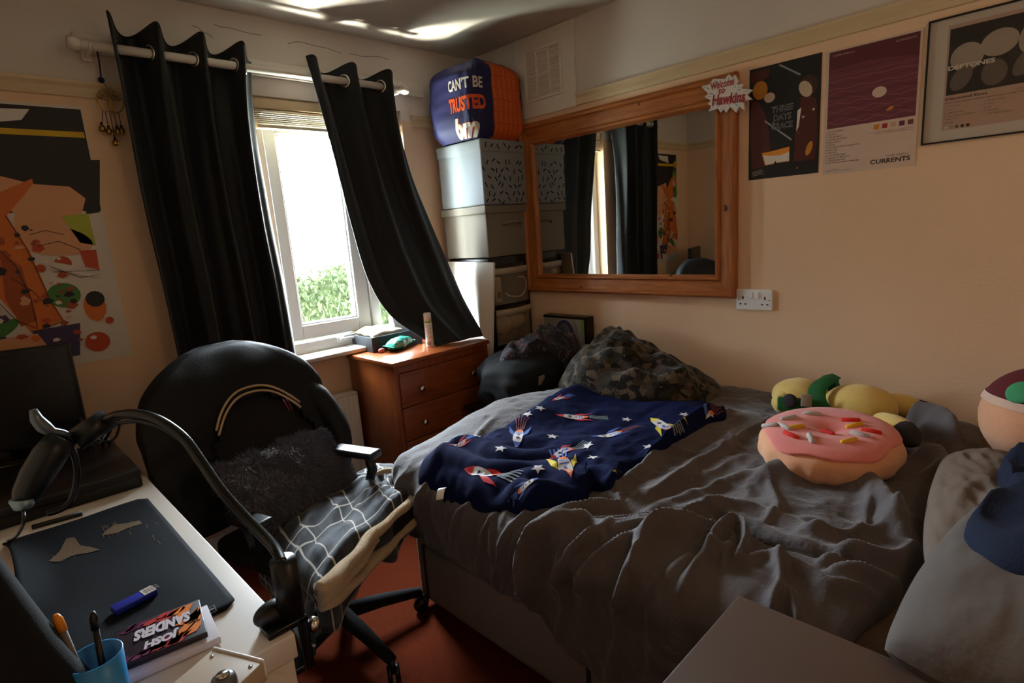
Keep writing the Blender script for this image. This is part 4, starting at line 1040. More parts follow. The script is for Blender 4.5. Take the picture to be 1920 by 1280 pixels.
def onfl(u, v, h):
    r3 = bvf.ray_cast(Vector((u, v, 1.6)), Vector((0, 0, -1)))
    if r3[0] is None: missed.add((u, v)); return Vector((u, v, -9))
    return r3[0]+Vector((0, 0, .0015+h))
p = Print(onfl, step=.0006, cell=.012)
# colours: 1 white 2 red 3 orange 4 grey blue 5 yellow 6 dark 7 maroon 8 grey green
def rocket(cx, cy, nx_, ny_, fin, nose, tail, L=None):
    c = onbed(cx, cy, .03); n = onbed(nx_, ny_, .03); d = Vector((n.x-c.x, n.y-c.y)); L = L or d.length*2; d.normalize(); s = Vector((-d.y, d.x))
    T = lambda a, b: (c.x+d.x*a*L+s.x*b*L*.72, c.y+d.y*a*L+s.y*b*L*.72)
    p.poly([T(-.36, -.11), T(-.1, -.16), T(.2, -.14), T(.48, 0), T(.2, .14), T(-.1, .16), T(-.36, .11)], 1, 2)
    p.poly([T(.27, -.125), T(.52, 0), T(.27, .125)], nose, 3)
    for k in (-1, 1): p.poly([T(-.02, .17*k), T(-.20, .30*k), T(-.58, .36*k), T(-.42, .27*k), T(-.22, .16*k)], fin, 3)
    p.disc(*T(.10, 0), L*.045, L*.045, 6, 4, n=12); p.disc(*T(-.08, .0), L*.03, L*.03, 4, 4, n=12); p.line([T(-.17, -.10), T(-.17, .10)], L*.025, 4, 4); p.line([T(-.24, -.10), T(-.24, .10)], L*.02, 4, 4)
    p.poly([T(-.30, -.11), T(-.42, -.07), T(-.42, .07), T(-.30, .11)], 3, 3)
    for k in range(-2, 3): p.line([T(-.46, .05*k), T(-.85, .09*k), T(-.98, .11*k+.03)], L*.03, tail, 2)
for a in ((1075, 783, 1042, 778, 2, 2, 8), (1240, 795, 1220, 785, 5, 5, 8), (972, 825, 968, 845, 4, 4, 7), (1140, 820, 1108, 824, 4, 4, 7), (862, 850, 845, 856, 2, 2, 4),
          (1055, 857, 1030, 868, 2, 2, 8), (905, 895, 872, 890, 2, 2, 8), (1062, 890, 1072, 912, 5, 3, 4), (990, 928, 1012, 922, 4, 4, 4), (1072, 940, 1060, 948, 2, 2, 5), (1170, 888, 1180, 880, 5, 2, 8), (1332, 782, 1325, 795, 4, 4, 7), (1048, 748, 1035, 752, 2, 2, 4)):
    rocket(*a[:4], a[4], a[5], a[6])
def star(cx, cy, r=.022):
    c = onbed(cx, cy, .03); o_ = random.random()
    pts = [(c.x+(r if k % 2 == 0 else r*.45)*math.cos(PI*k/5+o_), c.y+(r if k % 2 == 0 else r*.45)*math.sin(PI*k/5+o_)) for k in range(10)]; p.poly(pts, 1, 2)
for a in ((1013, 769), (989, 778), (1036, 822), (1102, 840), (940, 861), (1175, 790), (1113, 867), (899, 835), (1283, 779), (1216, 834), (1010, 895)) : star(*a)
okf = [i for i, f in enumerate(p.mb.f) if all(p.mb.v[k][2] > -1 for k in f)]     # prints end at the blanket's edge
used = sorted({k for i in okf for k in p.mb.f[i]}); ix = {k: n for n, k in enumerate(used)}
pv = [p.mb.v[k] for k in used]; pf = [tuple(ix[k] for k in p.mb.f[i]) for i in okf]; pm = [p.mb.m[i] for i in okf]
fl = MB(); fl.add(v_fl, f_fl, 0, True); fl.add(pv, pf, 0, False); nf_ = len(f_fl); fl.m[nf_:] = pm; fl.keep = True
FM = [M_fl] + [mat('fleece print '+n, c, .85, .15, 60) for n, c in (('white', '#c9c2c4'), ('red', '#c22a34'), ('orange', '#d8662c'), ('blue', '#4a62a8'), ('yellow', '#c9b030'), ('dark', '#15161f'), ('maroon', '#5c2430'), ('grey', '#6d7578'))]
fo = fl.build('rocket_blanket', FM, loc=(-1.0, -1.4, .6)); tag(fo, 'navy fleece blanket printed with rockets and stars on the end of the bed', 'blanket')
BV.append(bvf)
q = onbed(829, 920, .02); mb = MB(); 
V = [[Vector((q.x-.01+.006*i, q.y-.004*i, q.z+.012+.004*j-.004*j*j)) + Vector((-.008*j, -.004*j, 0)) for i in range(4)] for j in range(4)]
mb.surf(V, 0); lb = mb.build('care_label', M_white, None, solid=.001); lb.parent = fo; lb.matrix_parent_inverse = Matrix.Translation(-Vector(fo.location)); lb['label'] = 'white care label'

# camouflage fleece heap against the wall ---------------------------
cz = .63
ob = [(-.03, -.80), (-.06, -1.1), (-.04, -1.35), (-.06, -1.545), (-.20, -1.62), (-.36, -1.58), (-.46, -1.45), (-.53, -1.25), (-.55, -1.08), (-.46, -.95), (-.25, -.86)]
def hc_(x, y, t_, a):
    # two humps that fall towards the head of the bed
    h = .185*math.exp(-(((x+.17)/.21)**2+((y+1.06)/.17)**2))+.085*math.exp(-(((x+.2)/.22)**2+((y+1.33)/.20)**2))+.06*math.exp(-(((x+.36)/.18)**2+((y+1.22)/.3)**2))
    n = mnoise.noise(Vector((x*9, y*7, 2)))*.05+mnoise.noise(Vector((x*20, y*16, 5)))*.028
    rd_ = (1-abs(mnoise.noise(Vector((x*7+y*5, y*4-x*3, 9))))*2.2)*.05
    return (h*.9+.035+n*(.35+h*2)+rd_*.6)*min(1, (1-t_)*4.5)**.5
mb = heap(ob, hc_, nr=70, na=200, center=(-.27, -1.18))
m, t, b = base('camouflage fleece', .95, spec=.15, sheen=.3); tc = t.new('ShaderNodeTexCoord'); mp = t.new('ShaderNodeMapping'); mp.inputs['Scale'].default_value = (1, 1.0, 1.2)
t.link(tc.outputs['Object'], mp.inputs[0]); dn = t.new('ShaderNodeTexNoise'); dn.inputs['Scale'].default_value = 14; t.link(mp.outputs[0], dn.inputs['Vector'])
va = t.new('ShaderNodeVectorMath', operation='MULTIPLY_ADD'); t.link(dn.outputs['Color'], va.inputs[0]); va.inputs[1].default_value = (.05, .05, .05); t.link(mp.outputs[0], va.inputs[2])
vo = t.new('ShaderNodeTexVoronoi'); vo.inputs['Scale'].default_value = 32; t.link(va.outputs[0], vo.inputs['Vector']); se = t.new('ShaderNodeSeparateColor'); t.link(vo.outputs['Color'], se.inputs[0])
rp = t.new('ShaderNodeValToRGB'); rp.color_ramp.interpolation = 'CONSTANT'; cs = rp.color_ramp.elements
cs[0].color = lin('#1e1a17'); cs[1].position = .78; cs[1].color = lin('#594c3c')
for ps, cc in ((.3, '#2e2a22'), (.48, '#463a34'), (.64, '#3a352b')): e = cs.new(ps); e.color = lin(cc)
t.link(se.outputs[0], rp.inputs[0]); t.link(rp.outputs[0], b.inputs['Base Color'])
n2 = t.new('ShaderNodeTexNoise'); n2.inputs['Scale'].default_value = 160; t.link(tc.outputs['Object'], n2.inputs['Vector']); bp = t.new('ShaderNodeBump'); bp.inputs['Strength'].default_value = .5; bp.inputs['Distance'].default_value = .01
t.link(n2.outputs['Fac'], bp.inputs['Height']); t.link(bp.outputs[0], b.inputs['Normal'])
co = mb.build('camouflage_blanket', m, loc=(-.3, -1.2, .6)); tag(co, 'dark camouflage fleece blanket heaped at the foot of the bed against the wall', 'blanket')

# black bag and printed cloth on the side table ----------------------
def bagn(v): return 1+.10*mnoise.noise(v*1.8)+.05*mnoise.noise(v*5)
bk = thing('holdall', 'black holdall lying on the side table behind the bed', 'bag', (-.36, -.70, tbz))
mb = MB(); mb.ball((-.37, -.715, tbz+.135), (.30, .20, .145), nu=60, nv=36, fn=lambda v: bagn(v)*(1/(abs(v.x)**3+abs(v.y)**3+abs(v.z)**3)**(1/3)))
mb.v = [(x, y, max(z, tbz+.001)) for x, y, z in mb.v]; mb.build('body', M_blackf, bk)
mb = MB(); bvk = BVHTree.FromPolygons([v.co for v in bk.children[0].data.vertices], [tuple(p_.vertices) for p_ in bk.children[0].data.polygons]); q = bvk.ray_cast(CAM, (P(1015, 712, 'y', -.8)-CAM).normalized()); q = (q[0] if q[0] is not None else Vector((-.3, -.9, tbz+.1))); mb.box(q, (.034, .010, .042), 0, .002, rotm(x=.2)); mb.build('tag', mat('cream label', '#8d8266', .6), bk)
mb = MB(); mb.tube(catmull([(-.58, -.89, tbz+.05), (-.45, -.925, tbz+.09), (-.30, -.93, tbz+.06), (-.15, -.905, tbz+.05)], 24), .012, seg=8); mb.build('strap', M_blackf, bk)
# headset box behind
hb = thing('headset_box', 'grey and black retail box with a green corner standing against the wall behind the bag', 'box', (-.075, -.75, tbz+.2))
q0 = P(1040, 640, 'x', -.13); q1_ = P(1117, 590, 'x', -.03)
hz0, hz1, hy1, hy0 = .66, .885, -.53, -.83
mb = MB(); mb.bounds((-.072, hy0, hz0), (-.012, hy1, hz1), 0, .002); mb.build('carton', mat('grey card', '#8a8378', .5), hb)
mb = MB(); mb.bounds((-.074, hy0-.001, hz1-.012), (-.010, hy1, hz1+.001), 0); mb.bounds((-.074, hy0-.002, hz0), (-.010, hy0+.012, hz1), 0); mb.build('edge_panel', M_black, hb)
p = Print(lambda u, v, h: Vector((-.0725-h, -u, v)))
p.disc(.68, .79, .065, .075, 0, 1); p.disc(.68, .79, .04, .055, 1, 2); p.poly([(.79, .87), (.815, .87), (.815, .80), (.80, .80)], 2, 2); p.line([(.755, .70), (.77, .76), (.765, .83), (.745, .87)], .003, 1, 2)
p.mb.build('artwork', [mat('box violet', '#3a3558', .5), M_greyink, mat('box green', '#6f8a2c', .5)], hb)
sb_ = MB(); sb_.bounds((-.10, hy0-.01, tbz), (-.008, hy1+.01, .66), 0, .004); tag(sb_.build('dark_carton', M_black, loc=(-.07, -.75, tbz)), 'plain black carton under the grey headset box, mostly hidden by the bag', 'box')
# printed dark cloth over the bag
BV2 = list(BV); BV.clear()
add_bvh([c for c in bk.children if c.name.startswith('body')][0])
oc = [(-.15, -.66), (-.15, -.86), (-.22, -.915), (-.36, -.90), (-.42, -.82), (-.52, -.80), (-.60, -.72), (-.50, -.64), (-.40, -.64), (-.27, -.62)]
def hcl(x, y, t_, a):
    k = math.exp(-((x+.27)/.13)**2-((y+.76)/.09)**2)
    return (.02+.05*k+.035*mnoise.noise(Vector((x*16, y*14, 3)))+.05*(1-abs(mnoise.noise(Vector((x*11, y*12, 7))))*2.4)*.45)*min(1, (1-t_)*5)**.5
mb = heap(oc, hcl, nr=44, na=130, center=(-.30, -.74), default=tbz+.1)
m, t, b = base('dark printed cloth', .85, sheen=.2); tc = t.new('ShaderNodeTexCoord'); vo = t.new('ShaderNodeTexNoise'); vo.inputs['Scale'].default_value = 22; vo.inputs['Detail'].default_value = 2; vo.inputs['Distortion'].default_value = 1.5; t.link(tc.outputs['Object'], vo.inputs['Vector'])
rp = t.new('ShaderNodeValToRGB'); rp.color_ramp.interpolation = 'CONSTANT'; cs = rp.color_ramp.elements; cs[0].color = lin('#17121a'); cs[1].position = .66; cs[1].color = lin('#8a3a34')
for ps, cc in ((.46, '#241b30'), (.52, '#6d6a5c'), (.545, '#1a1420'), (.60, '#2c2038')): e = cs.new(ps); e.color = lin(cc)
t.link(vo.outputs['Fac'], rp.inputs[0]); t.link(rp.outputs[0], b.inputs['Base Color'])
o = mb.build('printed_cloth', m, loc=(-.3, -.74, tbz+.2)); tag(o, 'crumpled dark printed garment on top of the black holdall', 'garment')
BV.clear(); BV += BV2

# donut cushion -------------------------------------------------------
M_pch = mat('peach plush', '#dc9f78', .95, .08, 60, .4, 500, sheen=.4); M_pnk = mat('pink plush', '#e07f78', .95, .06, 60, .4, 500, sheen=.4)
dc = P(1552, 848, 'z', .65); dc.z = .62; DR = .166
Rd = rotm(z=math.radians(-30)) @ rotm(x=math.radians(5), y=math.radians(-3))
dn_ = thing('donut_cushion', 'pink iced donut shaped plush cushion with sprinkles on the bed', 'cushion', dc)
def donut(a, b, off=0.0):
    """a around the ring, b around the tube (0 = outer rim, pi/2 = top)"""
    wr = 1+.03*mnoise.noise(Vector((math.cos(a)*2, math.sin(a)*2, b)))+(.035*math.sin(a*19+2*math.sin(a*3))*max(0, math.cos(b+.6))**2)
    tr_, th_ = .090, .056
    ct, st = math.cos(b), math.sin(b)
    r_ = (DR-.075)+(tr_+off)*math.copysign(abs(ct)**.85, ct)*wr
    z_ = .056+(th_+off)*math.copysign(abs(st)**.85, st)
    return Rd @ Vector((r_*math.cos(a)*1.10, r_*math.sin(a), z_))+dc
na, nb = 120, 48
mb = MB(); V = [[donut(2*PI*i/na, 2*PI*j/nb-PI) for i in range(na)] for j in range(nb+1)]; mb.surf(V, 0, closeu=True); mb.build('dough', M_pch, dn_)
mb = MB(); V = []
for j in range(25):
    row = []
    for i in range(na):
        a = 2*PI*i/na; b0_ = .62+.10*math.sin(a*5+1)+.05*math.sin(a*9); b_ = b0_+(2.55-b0_)*j/24
        off = .007 if 0 < j < 24 else -.002
        row.append(donut(a, b_, off))
    V.append(row)
mb.surf(V, 0, closeu=True); mb.build('icing', M_pnk, dn_)
sprc = [mat('sprinkle '+n, c, .9) for n, c in (('red', '#c8281e'), ('grey', '#b3aaa4'), ('yellow', '#dca22c'))]
spr = [(1425, 789, 0, .3), (1443, 798, 1, .0), (1479, 784, 1, .2), (1471, 800, 1, -.7), (1492, 801, 2, .1), (1483, 816, 0, -.6), (1520, 822, 1, -1.3), (1551, 812, 0, -.4), (1592, 827, 2, .3), (1602, 798, 2, .3), (1612, 815, 1, -.4), (1634, 809, 0, -.35), (1595, 788, 0, -.1), (1522, 776, 1, -.1)]
ic = [c for c in dn_.children if c.name.startswith('icing')][0]
bvi = BVHTree.FromPolygons([v.co for v in ic.data.vertices], [tuple(p_.vertices) for p_ in ic.data.polygons])
for a, b_, c_, an in spr:
    h_ = bvi.ray_cast(CAM, (P(a, b_, 'z', .7)-CAM).normalized())
    if h_[0] is None: continue
    h2 = bvi.ray_cast(CAM, (P(a+14*math.cos(an), b_-14*math.sin(an)*.6, 'z', .7)-CAM).normalized())
    n_ = h_[1] if h_[1].z > 0 else -h_[1]
    d_ = ((h2[0]-h_[0]) if h2[0] is not None else Vector((1, 0, 0))); d_ = (d_-n_*d_.dot(n_)).normalized()
    mb = MB(); L_ = .026; mb.tube([h_[0]+d_*(L_*f)+n_*.001 for f in (-1, -.85, 0, .85, 1)], [.003, .0075, .0085, .0075, .003], seg=8); mb.build('sprinkle', sprc[c_], dn_)

# yellow plush toy (plain, no face) -----------------------------------
M_yel = mat('yellow plush', '#dcbc6a', .95, .08, 60, .4, 500, sheen=.4); M_dkt = mat('dark plush', '#2e2a2c', .95, .1, 60, .3, 500); M_grn = mat('green felt', '#1d5a2c', .9, .15, 40)
tc_ = P(1612, 770, 'x', -.22); ty = thing('plush_toy', 'yellow plush toy with dark tipped ears and a green scarf lying against the wall', 'soft toy', Vector((-.22, tc_.y, .62)))
zc_ = .675
mb = MB(); mb.ball((-.22, tc_.y, zc_), (.085, .115, .078), nu=40, nv=24, fn=lambda v: 1+.04*mnoise.noise(v*2)); mb.build('head', M_yel, ty)
e0 = P(1655, 755, 'x', -.16); e1 = P(1722, 772, 'x', -.12); e2 = P(1772, 780, 'x', -.10)
for pts, nm in (((e0, e0.lerp(e1, .5)+Vector((0, 0, .008)), e1, e2), 'ear'), ((P(1650, 790, 'x', -.33), P(1672, 800, 'x', -.38), P(1695, 812, 'x', -.42), P(1722, 835, 'x', -.46)), 'ear')):
    pts = [Vector((q.x, q.y, max(q.z, .655))) for q in pts]
    cv = catmull(pts, 20); mb = MB(); mb.tube(cv[:14], [.030+.012*math.sin(PI*i/13*.8) for i in range(14)], seg=14); er = mb.build(nm, M_yel, ty)
    mb = MB(); mb.tube(cv[12:], [.040, .040, .038, .034, .028, .020, .011, .003], seg=14); mb.build('ear_tip', M_dkt, er)
bq = P(1505, 762, 'x', -.20); mb = MB(); mb.ball((-.20, bq.y+.01, .675), (.085, .10, .065), nu=36, nv=20, fn=lambda v: 1+.05*mnoise.noise(v*2)); mb.build('body', M_yel, ty)
for a, b_ in ((1470, 742), (1468, 768)):
    q = P(a, b_, 'x', -.17 if b_ < 750 else -.27); mb = MB(); mb.ball((q.x, q.y, max(q.z, .66)), (.045, .04, .042), nu=22, nv=14); ft = mb.build('foot', M_yel, ty)
mb = MB(); V = []
for j in range(40):
    a = 2*PI*j/40; V.append([Vector((-.21, bq.y-.085+.03*(k-1.0)+.012*math.sin(a*3), .69))+Vector((math.cos(a)*(.086+.012*(k == 1)), 0, math.sin(a)*(.072+.012*(k == 1)))) for k in range(3)])
V.append(V[0]); mb.surf(V, 0); mb.box((-.32, bq.y-.02, .675), (.02, .13, .05), 0, .006, rotm(z=.25)); mb.build('scarf', M_grn, ty)
mb = MB(); mb.lathe([(.026, 0), (.026, .008), (.018, .012), (0, .012)], (-.330, bq.y-.0, .690), rotm(y=-PI/2), seg=18); mb.build('buckle', M_dkt, ty)
mb = MB(); mb.box((-.333, bq.y-.055, .70), (.012, .035, .045), 0, .004, rotm(z=.25, y=.2)); mb.build('patch', mat('taupe patch', '#8f7d6c', .9), ty)

# pillows -------------------------------------------------------------
def pillow(name, label, c, size, rot, m_, seed, bump=.012, cat='pillow'):
    nu, nv = 70, 70; c = Vector(c); mb = MB(); T = []; B = []
    for j in range(nv+1):
        v = -1+2*j/nv; rt_, rb_ = [], []
        for i in range(nu+1):
            u = -1+2*i/nu; th_ = (max(0, (1-abs(u)**2.6))*max(0, (1-abs(v)**2.6)))**.5
            pin = 1-.06*(1-abs(u)**2)*abs(v)**4; pin2 = 1-.06*(1-abs(v)**2)*abs(u)**4
            n = mnoise.noise(Vector((u*2.2+seed, v*2.2, seed)))*bump+(1-abs(mnoise.noise(Vector((u*3+v*2+seed, v*3.5-u, seed*2))))*2)*bump*.6+(1-abs(mnoise.noise(Vector((u*2.2+v*1.5+seed, v*7-u*2, seed*3))))*2.6)*bump*.35
            x, y = u*size[0]/2*pin2*(1-.10*v*v*abs(u)**3), v*size[1]/2*pin*(1-.14*u*u*abs(v)**3)
            rt_.append(rot @ Vector((x, y, th_*(size[2]*.55+n)))+c); rb_.append(rot @ Vector((x, y, -th_*size[2]*.45))+c)
        T.append(rt_); B.append(rb_)
    mb.surf(T, 0); mb.surf(B, 0, flip=True)
    o = mb.build(name, m_, loc=c-Vector((0, 0, size[2]*.45))); tag(o, label, cat, 'pillows at the head of the bed'); return o
M_pil = mat('brown pillowcase', '#66564a', .85, .08, 10, .25, 60)
pA = pillow('pillow', 'brown creased pillow at the wall side of the bed behind the donut cushion', (-.84, -2.655, .655), (.66, .44, .17), rotm(z=.10, x=.06), M_pil, 3, .017)
pB = pillow('pillow', 'smooth greyish pillow nearest the camera beside the bedside cabinet', (-1.235, -2.78, .695), (.66, .58, .22), rotm(z=-.10, x=.05), mat('grey pillowcase', '#564d47', .85, .06, 8, .15, 50), 8, .008)
for o in (pA, pB): add_bvh(o)
# navy garment over pillows
on = [onbed(a, b, .1) for a, b in ((1870, 860), (1868, 930), (1880, 985), (1825, 1030), (1816, 1085), (1870, 1098), (1940, 1112))]
on = [(-.66, -2.60), (-.80, -2.565), (-.96, -2.59), (-1.06, -2.60), (-1.20, -2.555), (-1.32, -2.59), (-1.36, -2.66), (-1.32, -2.80), (-1.0, -2.88), (-.72, -2.82), (-.58, -2.70)]
def hn(x, y, t_, a): return (.022+.006*mnoise.noise(Vector((x*20, y*16, 11)))+.014*(1-abs(mnoise.noise(Vector((x*9+y*5, y*8-x*4, 16))))*2.2)*.7+.016*mnoise.noise(Vector((x*10, y*9, 2)))+.03*(1-abs(mnoise.noise(Vector((x*8, y*9, 6))))*2.2)*.6)*min(1, (1-t_)*7)**.5
mb = heap(on, hn, nr=40, na=130)
tag(mb.build('navy_garment', mat('navy jersey', '#1a2032', .9, .12, 50, .25, 400, spec=.15), loc=(-1.0, -2.7, .8)), 'navy garment thrown across both pillows at the right edge', 'garment')
# round plush at the wall
q = P(1935, 775, 'x', -.25); pr_ = P(1956, 786, 'x', -.36)
pt = thing('round_plush', 'round peach plush with a maroon cap and green spot at the right edge', 'soft toy', pr_-Vector((0, 0, .15)))
_ax = (CR*.05+CU*.95-CF*.2).normalized(); _o = _ax.orthogonal().normalized(); Rp = frame(_o, _ax.cross(_o), _ax)
mb = MB(); mb.ball(pr_, (.138, .138, .140), nu=44, nv=26, rot=Rp, fn=lambda v: 1+.025*mnoise.noise(v*3)); mb.build('body', M_pch, pt)
mb = MB()
for (t0_, t1_, m_, r_) in ((0, 1.18, 0, .1425), (1.18, 1.33, 1, .1445)):
    V = [[Rp @ Vector((r_*math.sin(t0_+(t1_-t0_)*j/8)*math.cos(a), r_*math.sin(t0_+(t1_-t0_)*j/8)*math.sin(a), r_*1.01*math.cos(t0_+(t1_-t0_)*j/8)))+pr_ for a in np.linspace(0, 2*PI, 45)] for j in range(9)]
    mb.surf(V, m_)
mb.build('cap', [mat('maroon plush', '#5a1820', .95, .1, 60), mat('cream plush', '#c9a896', .95)], pt)
mb = MB(); dq = (CR*-.75+CU*.55-CF*.36).normalized(); rx = frame(dq.orthogonal().normalized(), dq.cross(dq.orthogonal().normalized()), dq)
mb.ball(pr_+dq*.142, (.034, .034, .010), nu=20, nv=10, rot=rx); mb.build('spot', mat('green plush', '#3a8a5c', .9), pt)

# bedside cabinet -----------------------------------------------------
bc = thing('bedside_cabinet', 'beige bedside cabinet in the foreground beside the bed', 'cabinet', (-1.72, -2.6, 0))
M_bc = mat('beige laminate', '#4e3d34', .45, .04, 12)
ce = P(1385, 1115, 'z', .69); bx1, by1 = ce.x, ce.y
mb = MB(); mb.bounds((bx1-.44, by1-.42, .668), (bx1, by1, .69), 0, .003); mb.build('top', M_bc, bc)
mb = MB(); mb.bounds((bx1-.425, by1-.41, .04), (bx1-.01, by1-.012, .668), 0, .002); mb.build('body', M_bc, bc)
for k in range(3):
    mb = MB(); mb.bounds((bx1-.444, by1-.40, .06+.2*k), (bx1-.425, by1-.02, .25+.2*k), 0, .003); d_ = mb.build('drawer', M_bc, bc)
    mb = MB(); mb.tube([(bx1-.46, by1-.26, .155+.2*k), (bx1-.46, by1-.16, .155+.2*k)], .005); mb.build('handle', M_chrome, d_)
for x in (bx1-.40, bx1-.04):
    for y in (by1-.38, by1-.05): mb = MB(); mb.bounds((x-.015, y-.015, 0), (x+.015, y+.015, .04)); mb.build('foot', M_black, bc)

# ------------------------------------------------------------------ desk and what is on it
DZ = .73
c1 = P(553, 1187, 'z', DZ); kx1, ky0 = c1.x, c1.y
kx0, ky1 = XL+.02, -.10
M_dsk = mat('white laminate', '#cfc5ba', .4, .03, 10)
dk = thing('desk', 'white desk along the left wall', 'desk', ((kx0+kx1)/2, (ky0+ky1)/2, 0))
mb = MB(); mb.bounds((kx0, ky0, DZ-.045), (kx1, ky1, DZ), 0, .003); mb.build('desktop', M_dsk, dk)
mb = MB(); mb.bounds((kx0+.01, ky0+.006, 0), (kx1-.006, ky0+.03, DZ-.047), 0, .002); mb.build('end_panel', M_dsk, dk)
mb = MB(); mb.bounds((kx0+.01, ky1-.03, 0), (kx1-.006, ky1-.006, DZ-.047), 0, .002); mb.build('end_panel', M_dsk, dk)
mb = MB(); mb.bounds((kx0+.01, ky0+.03, .12), (kx0+.03, ky1-.03, DZ-.047)); mb.build('back_panel', M_dsk, dk)
# desk mat with a curled left edge
mA, mB_ = P(275, 935, 'z', DZ), P(437, 1140, 'z', DZ)
mx1, my1, my0 = mA.x, mA.y, mB_.y; mw = .30
def matpt(u, v):
    """u 0 right edge to 1 left edge, v 0 near to 1 far"""
    x = mx1-u*mw; y = my0+(my1-my0)*v; z = DZ+.003
    k = max(0, (u-.72)/.28)*math.sin(PI*min(1, max(0, (v-.35)/.65)))**.5
    return Vector((x+.02*k, y, z+.045*k**2+.0025*math.sin(u*9)*math.sin(v*7)**2))
mb = MB(); V = []; rc = .06
for j in range(41):
    row = []
    for i in range(31):
        u, v = i/30, j/40; 
        # rounded corners
        inset = 0
        for vv in (v, 1-v):
            dd_ = vv*abs(my1-my0)
            if dd_ < .02: inset = max(inset, .02-math.sqrt(max(0, .02**2-(.02-dd_)**2)))
        uu = inset/mw+u*(1-2*inset/mw); row.append(matpt(uu, v))
    V.append(row)
mb.surf(V, 0); mb.keep = True
mo = thing('desk_mat', 'large black desk mat with a faint gold drawing on the white desk', 'desk mat', Vector((mx1-.15, (my0+my1)/2, DZ)))
M_matc = mat('black rubber cloth', '#0b0d13', .8, .12, 60, .1, 900, spec=.12)
bvm = BVHTree.FromPolygons([Vector(v) for v in mb.v], mb.f); mb.build('mat', M_matc, mo, solid=.004, soff=-1)
def onmat(u, v, h):
    h_ = bvm.ray_cast(Vector((u, v, DZ+.3)), Vector((0, 0, -1)))
    return Vector((u, v, (h_[0].z if h_[0] is not None else DZ+.003)+.0048+h))
p = Print(onmat, step=.0004, cell=.02)
mpx = lambda pts: [(q.x, q.y) for q in (P(a, b, 'z', DZ+.006) for a, b in pts)]
p.poly(mpx([(92, 1055), (112, 1035), (125, 1010), (140, 1008), (150, 1022), (170, 1025), (188, 1030), (165, 1036), (140, 1040), (110, 1055)]), 0, 1)
p.poly(mpx([(215, 985), (240, 982), (262, 978), (268, 984), (240, 992), (222, 1000), (190, 1005), (200, 995)]), 0, 1)
rr = random.Random(4)
for k in range(46):
    t_ = rr.random(); a, b_ = (190+110*t_, 990-10*math.sin(PI*t_)+rr.uniform(-6, 14+14*t_)) if rr.random() < .6 else (95+60*t_, 1050-30*t_+rr.uniform(-8, 8))
    q = mpx([(a, b_), (a+rr.uniform(-7, 7), b_+rr.uniform(3, 9))]); p.line(q, .0012, 0, 1)
lg = mpx([(388, 1144), (402, 1136), (406, 1146), (392, 1154)]); p.line(lg+lg[:1], .001, 1, 1); p.line(mpx([(393, 1146), (401, 1142)]), .004, 1, 1)
p.mb.build('print', [mat('dull gold print', '#5f4a30', .6, .6, 160), M_greyink], mo)
# small blue packet
qa, qb = P(212, 1146, 'z', DZ+.012), P(290, 1106, 'z', DZ+.012); d_ = qb-qa; d_.z = 0; L_ = d_.length; an = math.atan2(d_.y, d_.x); c_ = (qa+qb)/2; c_.z = DZ+.0125
pk = thing('blue_packet', 'slim blue packet with a white barcode label on the desk mat', 'packet', c_-Vector((0, 0, .006)))
mb = MB(); mb.box(c_, (L_, .026, .011), 0, .002, rotm(z=an)); mb.build('sleeve', mat('blue card', '#1a2a96', .35), pk)
p = Print(lambda u, v, h: rotm(z=an) @ Vector((u, v, .0058+h))+c_)
p.rect(L_*.2, -.012, L_*.49, .012, 0, 1)
for k in range(10): p.rect(L_*.24+.0025*k, -.009, L_*.24+.0025*k+.0008*(1+k % 2), .008, 1, 2)
p.mb.build('label', [M_paper, M_greyink], pk)
# music card
cA, cB, cC, cD = [P(a, b, 'z', DZ+.03) for a, b in ((215, 1250), (388, 1180), (388, 1135), (255, 1160))]
e1_ = (cB-cA); e1_.z = 0; Lw = e1_.length; e1_.normalize(); e2_ = Vector((-e1_.y, e1_.x, 0)); Lh = max(.11, (cD-cA).dot(e2_)*.95); tilt = 0
cz0 = DZ+.016
cc = thing('music_case', 'dark card case with flames reading JOSH SANDERS lying upside down on papers', 'card case', Vector((cA.x, cA.y, cz0)))
mp_ = lambda u, v, h: Vector((cA.x, cA.y, cz0+.0105))+e1_*u+e2_*v+Vector((0, 0, h))
mb = MB(); ctr = Vector((cA.x, cA.y, cz0+.005))+e1_*Lw/2+e2_*Lh/2; mb.box(ctr, (Lw, Lh, .010), 0, .0015, rotm(z=math.atan2(e1_.y, e1_.x))); mb.build('case', mat('dark plum card', '#231722', .4), cc)
p = Print(mp_, step=.0004)
JM = [mat('card '+n, c, .4, .1, 40) for n, c in (('white', '#cfc8d2'), ('purple', '#6a1e4e'), ('red', '#b02c2a'), ('orange', '#e07a22'))]
rr = random.Random(6)
for k in range(26):
    t_ = k/25; u = Lw*(.06+.9*t_); v = Lh*(.1+.8*rr.random() if t_ > .75 else rr.choice((.12, .86))+rr.uniform(-.05, .05)); s_ = .010+.012*t_
    a = rr.uniform(-.4, .8); mtl = 1 if t_ < .35 else 2 if t_ < .7 else 3
    pts = [(u+s_*x_*math.cos(a)-s_*y_*math.sin(a), v+s_*x_*math.sin(a)+s_*y_*math.cos(a)) for x_, y_ in ((-1, -.35), (0, -.6), (.6, -.15), (1.5, .35), (.5, .3), (.9, .9), (-.1, .4))]
    pts = [(min(Lw*.98, max(.002, a_)), min(Lh*.97, max(.002, b_))) for a_, b_ in pts]; p.poly(pts, mtl, 1)
